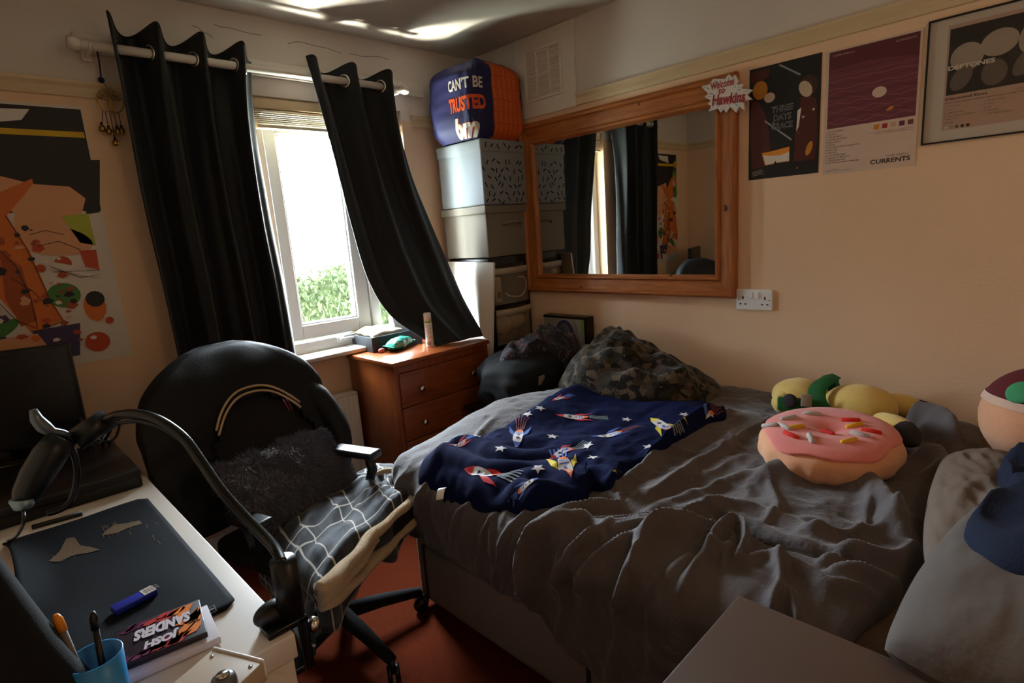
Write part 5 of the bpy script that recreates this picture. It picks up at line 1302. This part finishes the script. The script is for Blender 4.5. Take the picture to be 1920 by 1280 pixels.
# lettering upside down for the camera: rotate by pi
def utext(s_, u1_, v1_, w_, h_): p.text(s_, u1_, v1_, w_, h_, 0, 4, shear=.2, bold=.06, rot=PI)
utext('JOSH', Lw*.70, Lh*.40, Lw*.40, Lh*.24); utext('SANDERS', Lw*.86, Lh*.74, Lw*.66, Lh*.28)
p.mb.build('cover_print', JM, cc)
mb = MB(); c_ = ctr+e1_*.012-e2_*.012; c_.z = DZ+.008; mb.box(c_, (Lw*1.02, Lh*1.02, .012), 0, .001, rotm(z=math.atan2(e1_.y, e1_.x)+.06)); tag(mb.build('paper_stack', mat('white envelopes', '#cfc8d0', .7), loc=c_-Vector((0, 0, .006))), 'white envelopes under the dark card case on the desk', 'paper')
# cream control box with two knobs
kA = P(392, 1218, 'z', DZ+.035); kb = thing('control_box', 'small cream box with two knobs and screws at the near end of the desk', 'control box', Vector((kA.x-.06, kA.y-.06, DZ)))
Rk = rotm(z=math.radians(25)); kc = Vector((kA.x-.035, kA.y-.075, DZ+.0175))
mb = MB(); mb.box(kc, (.14, .10, .033), 0, .002, Rk); mb.build('case', mat('cream metal', '#b3a28e', .4), kb)
mb = MB(); mb.box(kc+Rk @ Vector((.069, 0, .004)), (.003, .101, .03), 0, .001, Rk); mb.build('trim_strip', M_white, kb)
for dx_, dy_, m_, r_ in ((-.045, -.022, M_black, .024), (.012, -.035, mat('grey plastic', '#5c5c60', .35), .017)):
    kp = kc+Rk @ Vector((dx_, dy_, .0165)); mb = MB(); mb.lathe([(r_, 0), (r_, .012), (r_*.92, .018), (r_*.6, .021), (0, .021)], kp, seg=24); kn = mb.build('knob', m_, kb)
    mb = MB(); mb.lathe([(r_*.55, .0215), (r_*.5, .024), (0, .0255)], kp, seg=20); mb.build('knob_cap', M_chrome, kn)
for dx_, dy_ in ((.055, .038), (.055, -.038), (-.055, .038)):
    mb = MB(); mb.lathe([(.003, 0), (.003, .0012), (0, .0016)], kc+Rk @ Vector((dx_, dy_, .0165)), seg=10); mb.build('screw', M_chrome, kb)
# blue pen pot and pens
pq = P(178, 1235, 'z', DZ+.09); pq.z = DZ; pp_ = thing('pen_pot', 'bright blue pen pot at the near end of the desk', 'pen pot', pq)
mb = MB(); mb.lathe([(0, 0), (.030, 0), (.031, .004), (.034, .095), (.032, .095), (.029, .006), (0, .006)], pq, seg=30); mb.build('pot', mat('bright blue plastic', '#2f86c8', .35), pp_)
def pen(name, label, off, lean, L_, c_, tip, r_=.0045):
    b0 = pq+Vector((off[0]*.4, off[1]*.4, .008)); t0_ = b0+Vector((lean[0], lean[1], 1)).normalized()*L_
    o = thing(name, label, 'pen', b0, 'pens in the blue pot'); mb = MB(); mb.tube([b0, t0_], r_, seg=10); mb.build('barrel', c_, o)
    mb = MB(); dv_ = (t0_-b0).normalized(); mb.tube([t0_, t0_+dv_*.018, t0_+dv_*.026], [r_*1.25, r_*1.25, r_*.7], seg=10); mb.build('cap', tip, o)
pen('pen', 'grey pen with an orange cap standing in the blue pot', (-.03, .015), (-.10, .08), .135, M_greyink, mat('orange plastic', '#e08a1e', .4), .005)
pen('pen', 'black pen standing in the blue pot', (.01, -.01), (.04, .12), .12, M_black, M_black)
pen('pen', 'white pen standing in the blue pot left of the others', (-.05, -.01), (-.17, -.02), .12, M_white, M_greyink)
# black bag standing on the near end of the desk (lower left corner of the photo)
bgk = thing('black_bag', 'soft black bag standing on the desk left of the blue pen pot', 'bag', (-2.47, -1.72, DZ))
mb = MB(); V = []
for j in range(30):
    t_ = j/29; z = DZ+.001+t_*.40
    xr = -2.338-.115*t_**.8-(.0 if t_ < .9 else .05*((t_-.9)/.1)**2); xl = -2.575+.01*t_
    cx_, w_ = (xr+xl)/2, (xr-xl)/2; dp = .052*(1-.35*t_)
    V.append([Vector((cx_+w_*math.copysign(abs(math.cos(a))**.6, math.cos(a)), -1.722+dp*math.copysign(abs(math.sin(a))**.7, math.sin(a))*(1+.1*mnoise.noise(Vector((math.cos(a)*2, math.sin(a)*2, t_*4)))), z)) for a in np.linspace(0, 2*PI, 49)[:-1]])
mb.surf(V, 0, closeu=True); mb.add(V[-1], [tuple(range(48))]); mb.add(V[0], [tuple(range(48))]); mb.build('body', M_blackf, bgk)
mb = MB(); mb.tube(catmull([(-2.55, -1.72, DZ+.40), (-2.54, -1.72, DZ+.45), (-2.49, -1.72, DZ+.45), (-2.48, -1.72, DZ+.40)], 14), .008, seg=8); mb.build('handle', M_blackf, bgk)
# monitor at the far end
mr = Vector((-2.160, -.25, 0)); ml = Vector((-2.545, -.14, 0)); zt_, zb_ = 1.10, .765
mon = thing('monitor', 'black flat monitor standing on the far end of the desk', 'monitor', ((mr+ml)/2+Vector((0, 0, DZ))))
ex = (mr-ml).normalized(); ey = Vector((-ex.y, ex.x, 0)); Rm = frame(ex, ey, Vector((0, 0, 1))); cm = (mr+ml)/2+Vector((0, 0, (zt_+zb_)/2)); wm = (mr-ml).length
mb = MB(); mb.box(cm, (wm, .03, zt_-zb_), 0, .004, Rm); mb.build('housing', M_black, mon)
mb = MB(); mb.box(cm-ey*.0155, (wm-.022, .002, zt_-zb_-.03), 0, 0, Rm); mb.build('screen', mat('dark screen', '#0a0c14', .25, .02), mon)
mb = MB(); b0 = (mr+ml)/2; mb.box(b0+ey*.02+Vector((0, 0, DZ+.006)), (.2, .15, .012), 0, .005, Rm); mb.box(b0+ey*.03+Vector((0, 0, DZ+.07)), (.05, .02, .12), 0, .004, Rm); mb.build('stand', M_black, mon)
# black console box with leads
q = P(245, 900, 'z', DZ); cs_ = thing('console', 'black box with tangled leads on the far end of the desk below the monitor', 'electronics', (-2.25, -.72, DZ))
mb = MB(); mb.bounds((-2.47, -.835, DZ), (-2.125, -.45, DZ+.055), 0, .006); mb.build('case', M_black, cs_)
mb = MB(); mb.bounds((-2.46, -.838, DZ+.028), (-2.14, -.834, DZ+.031)); mb.build('seam', M_blackm, cs_)
for k in range(4):
    rr = random.Random(k); mb = MB(); x = -2.2+.02*k; mb.tube(catmull([(x, -.5, DZ+.055), (x+rr.uniform(-.1, .06), -.55, DZ+.11+.02*k), (x+rr.uniform(-.12, .02), -.6, DZ+.09), (x+rr.uniform(-.1, .08), -.5, DZ+.12), (x, -.42, DZ+.03)], 30), .004, seg=6); mb.build('lead', M_black, cs_)
# slim black bar (pen) by the mat
qa, qb = P(60, 988, 'z', DZ+.006), P(154, 962, 'z', DZ+.006); mb = MB(); mb.tube([qa, qb], .006, seg=10); tag(mb.build('stylus', M_black, loc=qa), 'slim black stylus lying on the desk between the mat and the black box', 'stylus')

# boom arm with microphone ------------------------------------------
s0 = P(548, 1175, 'z', DZ); bs = Vector((kx1+.012, s0.y+.015, DZ))
bo = thing('boom_arm', 'black curved boom arm with a microphone clamped to the desk corner', 'microphone arm', bs)
mb = MB(); mb.bounds((bs.x-.05, bs.y-.022, DZ), (bs.x+.018, bs.y+.022, DZ+.012), 0, .003); mb.bounds((bs.x, bs.y-.022, DZ-.09), (bs.x+.018, bs.y+.022, DZ+.012), 0, .003); mb.bounds((bs.x-.05, bs.y-.02, DZ-.09), (bs.x+.018, bs.y+.02, DZ-.078), 0, .003)
mb.tube([(bs.x-.025, bs.y, DZ-.13), (bs.x-.025, bs.y, DZ-.05)], .006); mb.build('clamp', M_blackm, bo)
mb = MB(); pz = P(502, 1155, 'z', DZ+.02); mb.ball((pz.x+.012, pz.y, DZ+.022), (.036, .022, .021), nu=24, nv=14); mb.build('clamp_knob', M_black, bo)
mb = MB(); mb.ball((bs.x+.03, bs.y-.01, DZ-.02), (.012, .014, .014), nu=16, nv=10); mb.build('clamp_screw', M_chrome, bo)
sl1 = P(530, 1050, 'x', bs.x-.005)
mb = MB(); mb.tube([bs+Vector((0, 0, .012)), sl1], .0215, seg=20); mb.build('sleeve', M_black, bo)
def al(t_): return bs.y+.0*t_
pth = []
pxs = [(530, 1056), (517, 1030), (490, 1000), (455, 965), (415, 920), (380, 870), (345, 822), (300, 789), (255, 776), (215, 780), (190, 793)]
for i, (a, b_) in enumerate(pxs):
    f_ = i/(len(pxs)-1); pth.append(P(a, b_, 'y', sl1.y+.42*f_))
mb = MB(); mb.tube(catmull(pth, 60), .0095, seg=14); mb.build('tube', M_blackm, bo)
mb = MB(); off = Vector((0.0, -.012, -.012)); mb.tube([v+off for v in catmull(pth[:-1], 50)], .004, seg=8); mb.build('lead', M_black, bo)
e_ = pth[-1]; yy = e_.y
hd0, hd1 = P(205, 783, 'y', yy), P(140, 826, 'y', yy); mb = MB(); mb.tube([hd0, hd1], .022, seg=14); hd = mb.build('holder', M_black, bo)
mb = MB(); mb.tube([P(a, b_, 'y', yy) for a, b_ in ((204, 778), (207, 783), (209, 790))], .004, seg=6); mb.build('holder_rim', M_chrome, hd)
mb = MB(); mb.tube([P(a, b_, 'y', yy-.01) for a, b_ in ((132, 818), (118, 812), (98, 810), (82, 800), (68, 785), (62, 768))], [.006, .007, .009, .012, .010, .006], seg=10); mb.build('lever', mat('satin grey metal', '#5a646a', .3, metal=.6), bo)
mb = MB(); mb.tube([P(a, b_, 'y', yy-.015) for a, b_ in ((118, 820), (95, 850), (70, 890), (50, 925), (42, 940))], [.024, .028, .027, .022, .016], seg=18); mb.build('microphone', M_black, bo)
mb = MB(); q = P(42, 935, 'y', yy-.02); mb.tube([q, P(44, 952, 'y', yy-.02)], [.020, .014], seg=12); mb.tube([P(26, 936, 'y', yy-.02), P(58, 926, 'y', yy-.02)], .006, seg=8); mb.build('plug', mat('pale blue metal', '#7f98a4', .35, metal=.5), bo)
mb = MB(); rp_ = [P(a, b_, 'y', yy+.01) for a, b_ in ((125, 828), (138, 850), (145, 885), (140, 920), (128, 945), (105, 958), (88, 962))]; mb.tube(catmull(rp_, 30), .006, seg=10); mb.build('pop_filter_ring', M_blackm, bo)
mb = MB(); mb.tube(catmull([P(44, 952, 'y', yy-.02), P(42, 985, 'y', yy-.03), P(20, 1012, 'z', DZ+.006), P(-40, 1020, 'z', DZ+.006)], 24), .003, seg=6); mb.build('mic_lead', M_black, bo)

# ------------------------------------------------------------------ office chair
D = Vector((.25, -.968, 0)).normalized(); Wd = Vector((-D.y, D.x, 0)); UP = Vector((0, 0, 1)); SC = Vector((-1.665, -.955, 0))
def C(a, f_, z): return SC+Wd*a+D*f_+UP*z
RC = frame(Wd, D, UP)
ch_ = thing('office_chair', 'black office chair with armrests between the desk and the bed', 'chair', SC)
M_mesh = mat('black seat fabric', '#15110f', .85, .15, 60, .2, 600)
mb = MB(); mb.box(C(0, 0, .435), (.50, .48, .075), 0, .03, RC, 3); mb.build('seat', M_mesh, ch_)
mb = MB(); V = []
for j in range(21):
    t_ = j/20; z = .50+.50*t_; hw = (.20+.05*math.sin(PI*min(1, t_*1.1)))*(1 if t_ < .85 else math.sqrt(max(0, 1-((t_-.85)/.17)**2))); row = []
    for i in range(32):
        a = 2*PI*i/32; x = hw*math.copysign(abs(math.cos(a))**.5, math.cos(a)); y = .035*math.copysign(abs(math.sin(a))**.7, math.sin(a))
        row.append(C(x, -.245-.16*t_-.05*(1-(x/.26)**2)+y, z))
    V.append(row)
mb.surf(V, 0, closeu=True); mb.add(V[-1], [tuple(range(32))]); mb.add(V[0], [tuple(range(32))]); mb.build('backrest', M_mesh, ch_)
mb = MB(); mb.box(C(0, -.22, .43), (.08, .16, .02), 0, .004, RC); mb.tube([C(0, -.30, .43), C(0, -.34, .48), C(0, -.33, .62)], .022, seg=10); mb.build('back_bracket', M_black, ch_)
for s_ in (-1, 1):
    if s_ == 1:
        qa, qb = P(632, 842, 'z', .625), P(703, 852, 'z', .625)
    else:
        qa, qb = C(-.25, -.16, .585), C(-.25, .04, .585)
    mb = MB(); cc_ = (qa+qb)/2; dd_ = (qb-qa).normalized(); Ra_ = frame(dd_, Vector((-dd_.y, dd_.x, 0)), UP)
    mb.tube([qb-dd_*.03-UP*.01, qb-dd_*.02-UP*.06, qb-dd_*.06-UP*.15, C(s_*.22, .02, .42)], [.016, .018, .016, .014], seg=10); ar = mb.build('armrest', M_black, ch_)
    mb = MB(); mb.box(cc_, ((qb-qa).length+.02, .065, .026), 0, .011, Ra_, 3); pd = mb.build('arm_pad', mat('black satin plastic', '#17181c', .28, spec=.6), ar)
mb = MB(); mb.tube([C(0, 0, .10), C(0, 0, .40)], .025, seg=16); mb.build('gas_lift', M_black, ch_)
for k in range(5):
    a = 2*PI*k/5+.51; e = C(math.cos(a)*.29, math.sin(a)*.29, .075); mb = MB(); mb.tube([C(0, 0, .115), C(math.cos(a)*.15, math.sin(a)*.15, .10), e], [.030, .024, .018], seg=10); lg_ = mb.build('leg', M_blackf, ch_)
    mb = MB(); ax = Vector((-math.sin(a+.5), math.cos(a+.5), 0)); ax = (RC @ ax)
    for s_ in (-1, 1): 
        c_ = e+ax*.012*s_; c_.z = .028; mb.tube([c_-ax*.007, c_+ax*.007], .027, seg=18)
    mb.tube([e, Vector((e.x, e.y, .03))], .008, seg=8); mb.build('castor', M_black, lg_)
# jacket over the backrest
jk = thing('jacket', 'black jacket with two cream stripes draped over the back of the office chair', 'jacket', C(0, -.40, .55))
V = []; nj, na = 46, 96
for j in range(nj+1):
    t_ = j/nj; z = .50+.545*t_
    hw = .315+.03*math.sin(PI*min(1, t_*.95+.05)); 
    if t_ > .55: hw *= math.sqrt(max(0, 1-((t_-.55)/.462)**2.0))
    row = []
    for i in range(na):
        a = 2*PI*i/na; cx_ = math.cos(a); sx_ = math.sin(a)
        k = 1+.05*mnoise.noise(Vector((cx_*2, sx_*2, t_*3)))+.025*mnoise.noise(Vector((cx_*5, sx_*5, t_*7)))
        x = hw*math.copysign(abs(cx_)**.55, cx_)*k; y = (.065+.015*mnoise.noise(Vector((x*8, 3, t_*6))))*math.copysign(abs(sx_)**.75, sx_)*(1 if t_ < .8 else math.sqrt(max(.02, 1-((t_-.8)/.205)**2)))
        row.append(C(x-.02+.05*(t_>.6)*(t_-.6), -.245-.17*t_-.05*(1-(x/.34)**2)+y, z))
    V.append(row)
mb = MB(); mb.surf(V, 0, closeu=True)
def arch(x): # bottom hem of the front: an arch
    return .86-(abs(x)/.155)**2.4*.10 if abs(x) < .20 else -1
keepf = []
for f in mb.f:
    c_ = sum((Vector(mb.v[i]) for i in f), Vector())/4-SC; x = c_.dot(Wd)-.0; y = c_.dot(D); back_mid = -.245-.17*((c_.z-.5)/.545)-.05*(1-(x/.30)**2)
    front = y > back_mid+.005
    keepf.append(not (front and abs(x-.02) < .19 and c_.z < arch(x-.02)))
mb.f = [f for f, k in zip(mb.f, keepf) if k]; mb.m = [0]*len(mb.f); mb.s = [True]*len(mb.f); mb.keep = True
mb.add(V[-1], [tuple(range(na))], 0, True)
jb = mb.build('shell', mat('black nylon', '#08080a', .6, .12, 30, .15, 200, sheen=.0, spec=.25), jk, solid=.006, soff=1)
bvj = BVHTree.FromPolygons([Vector(v) for v in sum(V, [])], [(j*na+i, j*na+(i+1) % na, (j+1)*na+(i+1) % na, (j+1)*na+i) for j in range(nj) for i in range(na)])
for dz_ in (.012, .030):
    pts = []
    for k in range(41):
        x = -.155+.31*k/40; z = arch(x)+dz_-.02*0
        x2 = x*(1+dz_*1.5)+.02; o_ = C(x2, .4, z); h_ = bvj.ray_cast(o_, -D)
        if h_[0] is not None: pts.append(h_[0]+D*.009)
    mb = MB(); mb.tube(pts, .0042, seg=8); st = mb.build('stripe', mat('cream ribbing', '#b89a78', .8), jk); st['label'] = 'cream stripe'
mb = MB(); mb.tube(catmull([C(.21, -.40, .88), C(.275, -.34, .80), C(.305, -.28, .70), C(.295, -.23, .62), C(.25, -.20, .52)], 20), [.022+.030*min(1, i/6)-.0008*max(0, i-6) for i in range(20)], seg=14); mb.build('sleeve', MATS['black nylon'], jk)
mb = MB(); q = [C(.06, -.215, .845), C(.075, -.21, .80)]; mb.tube(q, .002, seg=5); mb.tube([v+Wd*.012 for v in q], .002, seg=5); mb.build('tab', mat('red thread', '#7a1a1e', .7), jk)
# grey shaggy cushion
fc = C(-.03, -.125, .60); cu = thing('shaggy_cushion', 'dark grey shaggy cushion propped on the office chair', 'cushion', fc-UP*.09)
Rf = RC @ rotm(x=math.radians(-50)) @ rotm(y=math.radians(5))
M_fur = mat('charcoal shaggy pile', '#5c5c66', .9, .35, 30, sheen=.4)
mb = MB(); T = []; B = []
def cpt(u, v, s_):
    th_ = (max(0, (1-abs(u)**2.5))*max(0, (1-abs(v)**2.5)))**.5
    return Rf @ Vector((u*.225, v*.125, s_*th_*.06))+fc
for j in range(31): 
    T.append([cpt(-1+2*i/30, -1+2*j/30, 1) for i in range(31)]); B.append([cpt(-1+2*i/30, -1+2*j/30, -1) for i in range(31)])
mb.surf(T, 0); mb.surf(B, 0, flip=True); rr = random.Random(1)
for k in range(13000):
    u, v = rr.uniform(-1, 1), rr.uniform(-1, 1)
    if rr.random() < .3: u = math.copysign(rr.uniform(.85, 1), u)
    p0 = cpt(u, v, 1 if rr.random() < .93 else -1); nrm = (p0-fc)*.6+Rf @ Vector((u*.1, v*.1, .25)); nrm.normalize()
    sw = Vector((mnoise.noise(p0*14), mnoise.noise(p0*14+Vector((7, 0, 0))), mnoise.noise(p0*14+Vector((0, 9, 0)))-.25))*1.0
    sw -= nrm*min(0, sw.dot(nrm)); d_ = (nrm*.55+sw+Vector((rr.uniform(-.2, .2), rr.uniform(-.2, .2), rr.uniform(-.2, .2)))).normalized(); L_ = rr.uniform(.018, .036); sd_ = d_.cross(Vector((rr.random(), rr.random(), rr.random()))).normalized()*.0013
    p1_ = p0+d_*L_*.55; p2_ = p0+(d_+Vector((0, 0, -.25))).normalized()*L_
    mb.add([p0-sd_, p0+sd_, p1_+sd_*.8, p1_-sd_*.8, p2_], [(0, 1, 2, 3), (3, 2, 4)], 0, True)
mb.keep = True; mb.build('pile', M_fur, cu)
# plaid throw with sherpa lining
pb = thing('plaid_throw', 'black and white checked throw with cream fleece lining folded on the chair seat', 'throw', C(0, .1, .47))
m, t, b = base('checked flannel', .8, sheen=.3); uvn = t.new('ShaderNodeUVMap'); sp_ = t.new('ShaderNodeSeparateXYZ'); t.link(uvn.outputs[0], sp_.inputs[0])
def lines(o_, n_, w_, ph=0): return t.math('LESS_THAN', t.math('ABSOLUTE', t.math('SUBTRACT', t.math('FRACT', t.math('ADD', t.math('MULTIPLY', o_, n_), ph)), .5)), w_)
lw = t.math('MAXIMUM', t.math('MAXIMUM', lines(sp_.outputs[0], 3.2, .016), lines(sp_.outputs[0], 3.2, .016, .30)), t.math('MAXIMUM', lines(sp_.outputs[1], 2.6, .016, .1), lines(sp_.outputs[1], 2.6, .016, .42)))
band = t.math('MULTIPLY', t.math('ADD', lines(sp_.outputs[0], 3.2, .15, .65), lines(sp_.outputs[1], 2.6, .16, .76)), .5)
c1_ = t.mix(band, lin('#16171c'), lin('#3a3f4a')); t.link(t.mix(lw, c1_, lin('#b9b2aa')), b.inputs['Base Color']); M_plaid = m
M_shp = mat('cream sherpa', '#c9ab86', .95, .12, 90, .9, 260, sheen=.4)
FL, FR, BR_, BL_ = P(590, 1105, 'z', .50), P(770, 925, 'z', .50), P(735, 872, 'z', .49), P(488, 985, 'z', .50)
V = []; U = []; nu, nv = 90, 80
for j in range(nv+1):
    row = []; ru = []
    for i in range(nu+1):
        u, v = i/nu, j/nv; q = BL_.lerp(BR_, u).lerp(FL.lerp(FR, u), v)
        e = min(1, min(u, 1-u, v+.3, (1-v)*2)*8)
        z = .492+.018*e+.016*mnoise.noise(Vector((u*5, v*4, 1)))*e+.014*(1-abs(mnoise.noise(Vector((u*4+v*3, v*5, 5))))*2.2)*e
        sg = max(0, .06-u)/.06; row.append(Vector((q.x, q.y, z-.03*sg**2))); ru.append((u*.9+.02*mnoise.noise(Vector((u*6, v*6, 2))), v*.9+.02*mnoise.noise(Vector((u*6, v*6, 9)))))
    V.append(row); U.append(ru)
mb = MB(); mb.surf(V, 0, uv=U)
# side that hangs down on the desk side and the front flap
for (e0_, dirv, dr_) in ((lambda t_: V[int(round(t_*nv))][0], -Wd, .13),):
    VV = []; UU = []
    for k in range(12):
        f_ = k/11; VV.append([e0_(i/30)+dirv*(.03*math.sin(f_*1.5))-UP*(dr_*f_)+D*.008*math.sin(i*.8+f_*3) for i in range(31)]); UU.append([(-f_*.2, .9*i/30) for i in range(31)])
    mb.surf(VV, 0, uv=UU)
VV = []; UU = []
for k in range(14):
    f_ = k/13; VV.append([FL.lerp(FR, i/30)+D*(-.004+.012*math.sin(i*.7))-UP*(.012+.15*f_*(.75+.25*math.sin(i*.35))) for i in range(31)]); UU.append([(i/30*.9, .9+f_*.25) for i in range(31)])
mb.surf(VV, 0, uv=UU)
mb.build('flannel_side', M_plaid, pb, solid=.006, soff=-1)
mb = MB()
def rollp(a, b_, n, z0_, sag, out): return [a.lerp(b_, k/(n-1))+UP*(z0_+sag*math.sin(PI*k/(n-1)))+D*(out+.008*math.sin(k*.19)+.004*math.sin(k*.47)) for k in range(n)]
n_ = 50; top_ = rollp(FL, FR, n_, .0, -.004, .016)
mb.tube(top_, [.012+.012*(1-k/(n_-1))+.002*math.sin(k*.33) for k in range(n_)], seg=14)
low = rollp(FL+UP*-.03, FR+UP*-.055-Wd*-.01, n_, -.012, -.030, .014)
mb.tube(low, [.011+.006*math.sin(k*.16+.6)**2+.004*(1-k/n_) for k in range(n_)], seg=14)
mb.tube(rollp(FL+UP*-.016, FL.lerp(FR, .55)+UP*-.03, 26, 0, -.01, .018), [.022-.0005*k for k in range(26)], seg=12)
cr1, cr2 = P(700, 893, 'z', .515), P(742, 884, 'z', .53); mb.tube(catmull([cr1, cr1.lerp(cr2, .5)+UP*.012, cr2, cr2+D*.02-UP*.02], 18), .010, seg=10)
mb.build('sherpa_lining', M_shp, pb)

# ------------------------------------------------------------------ light
w = bpy.data.worlds.new('sky'); sc.world = w; w.use_nodes = True; nt = w.node_tree; bgd = nt.nodes['Background']
tcw = nt.nodes.new('ShaderNodeTexCoord'); spw = nt.nodes.new('ShaderNodeSeparateXYZ'); rmp = nt.nodes.new('ShaderNodeValToRGB')
nt.links.new(tcw.outputs['Generated'], spw.inputs[0]); nt.links.new(spw.outputs['Z'], rmp.inputs[0])
rmp.color_ramp.elements[0].position = .0; rmp.color_ramp.elements[0].color = (.42, .46, .40, 1); rmp.color_ramp.elements[1].position = .12; rmp.color_ramp.elements[1].color = (.80, .90, 1.0, 1)
nt.links.new(rmp.outputs[0], bgd.inputs['Color']); bgd.inputs['Strength'].default_value = 146.0
pl_ = bpy.data.lights.new('window_portal', 'AREA'); pl_.shape = 'RECTANGLE'; pl_.size = WX1-WX0; pl_.size_y = WZ1-WZ0; pl_.cycles.is_portal = True
po = bpy.data.objects.new('window_portal', pl_); col.objects.link(po); po.location = ((WX0+WX1)/2, .26, (WZ0+WZ1)/2); po.rotation_euler = (-PI/2, 0, 0)
# spots outside standing in for sun glint thrown up onto the ceiling
for gx, gy, ge, gs in ((-1.0, 1.3, 3200, .16), (-1.45, 1.50, 10000, .42)):
    sl = bpy.data.lights.new('glint', 'SPOT'); sl.energy = ge; sl.color = (1, .93, .80); sl.spot_size = math.radians(60); sl.spot_blend = .5; sl.shadow_soft_size = gs
    so_ = bpy.data.objects.new('glint', sl); col.objects.link(so_); so_.location = (gx, gy, -2.2); so_.rotation_euler = (Vector((-1.0, .06, 1.7))-Vector(so_.location)).to_track_quat('-Z', 'Y').to_euler()
# added dim warm fill behind the camera, unseen, for the orange tone in shadows
lp = bpy.data.lights.new('warm_fill', 'POINT'); lp.energy = 8; lp.color = (1, .70, .44); lp.shadow_soft_size = .12
lo_ = bpy.data.objects.new('warm_fill', lp); col.objects.link(lo_); lo_.location = (-1.5, -3.2, 2.05)

# ------------------------------------------------------------------ render look
vs = sc.view_settings
sc.display_settings.display_device = 'sRGB'
vs.view_transform = 'Standard'; vs.look = 'None'; vs.gamma = 1.0; vs.use_curve_mapping = False; vs.exposure = 0.0
sc.cycles.max_bounces = 8; sc.cycles.diffuse_bounces = 5; sc.cycles.glossy_bounces = 4; sc.cycles.transmission_bounces = 6; sc.cycles.transparent_max_bounces = 8
sc.cycles.caustics_reflective = False; sc.cycles.caustics_refractive = False; sc.cycles.sample_clamp_indirect = 6.0
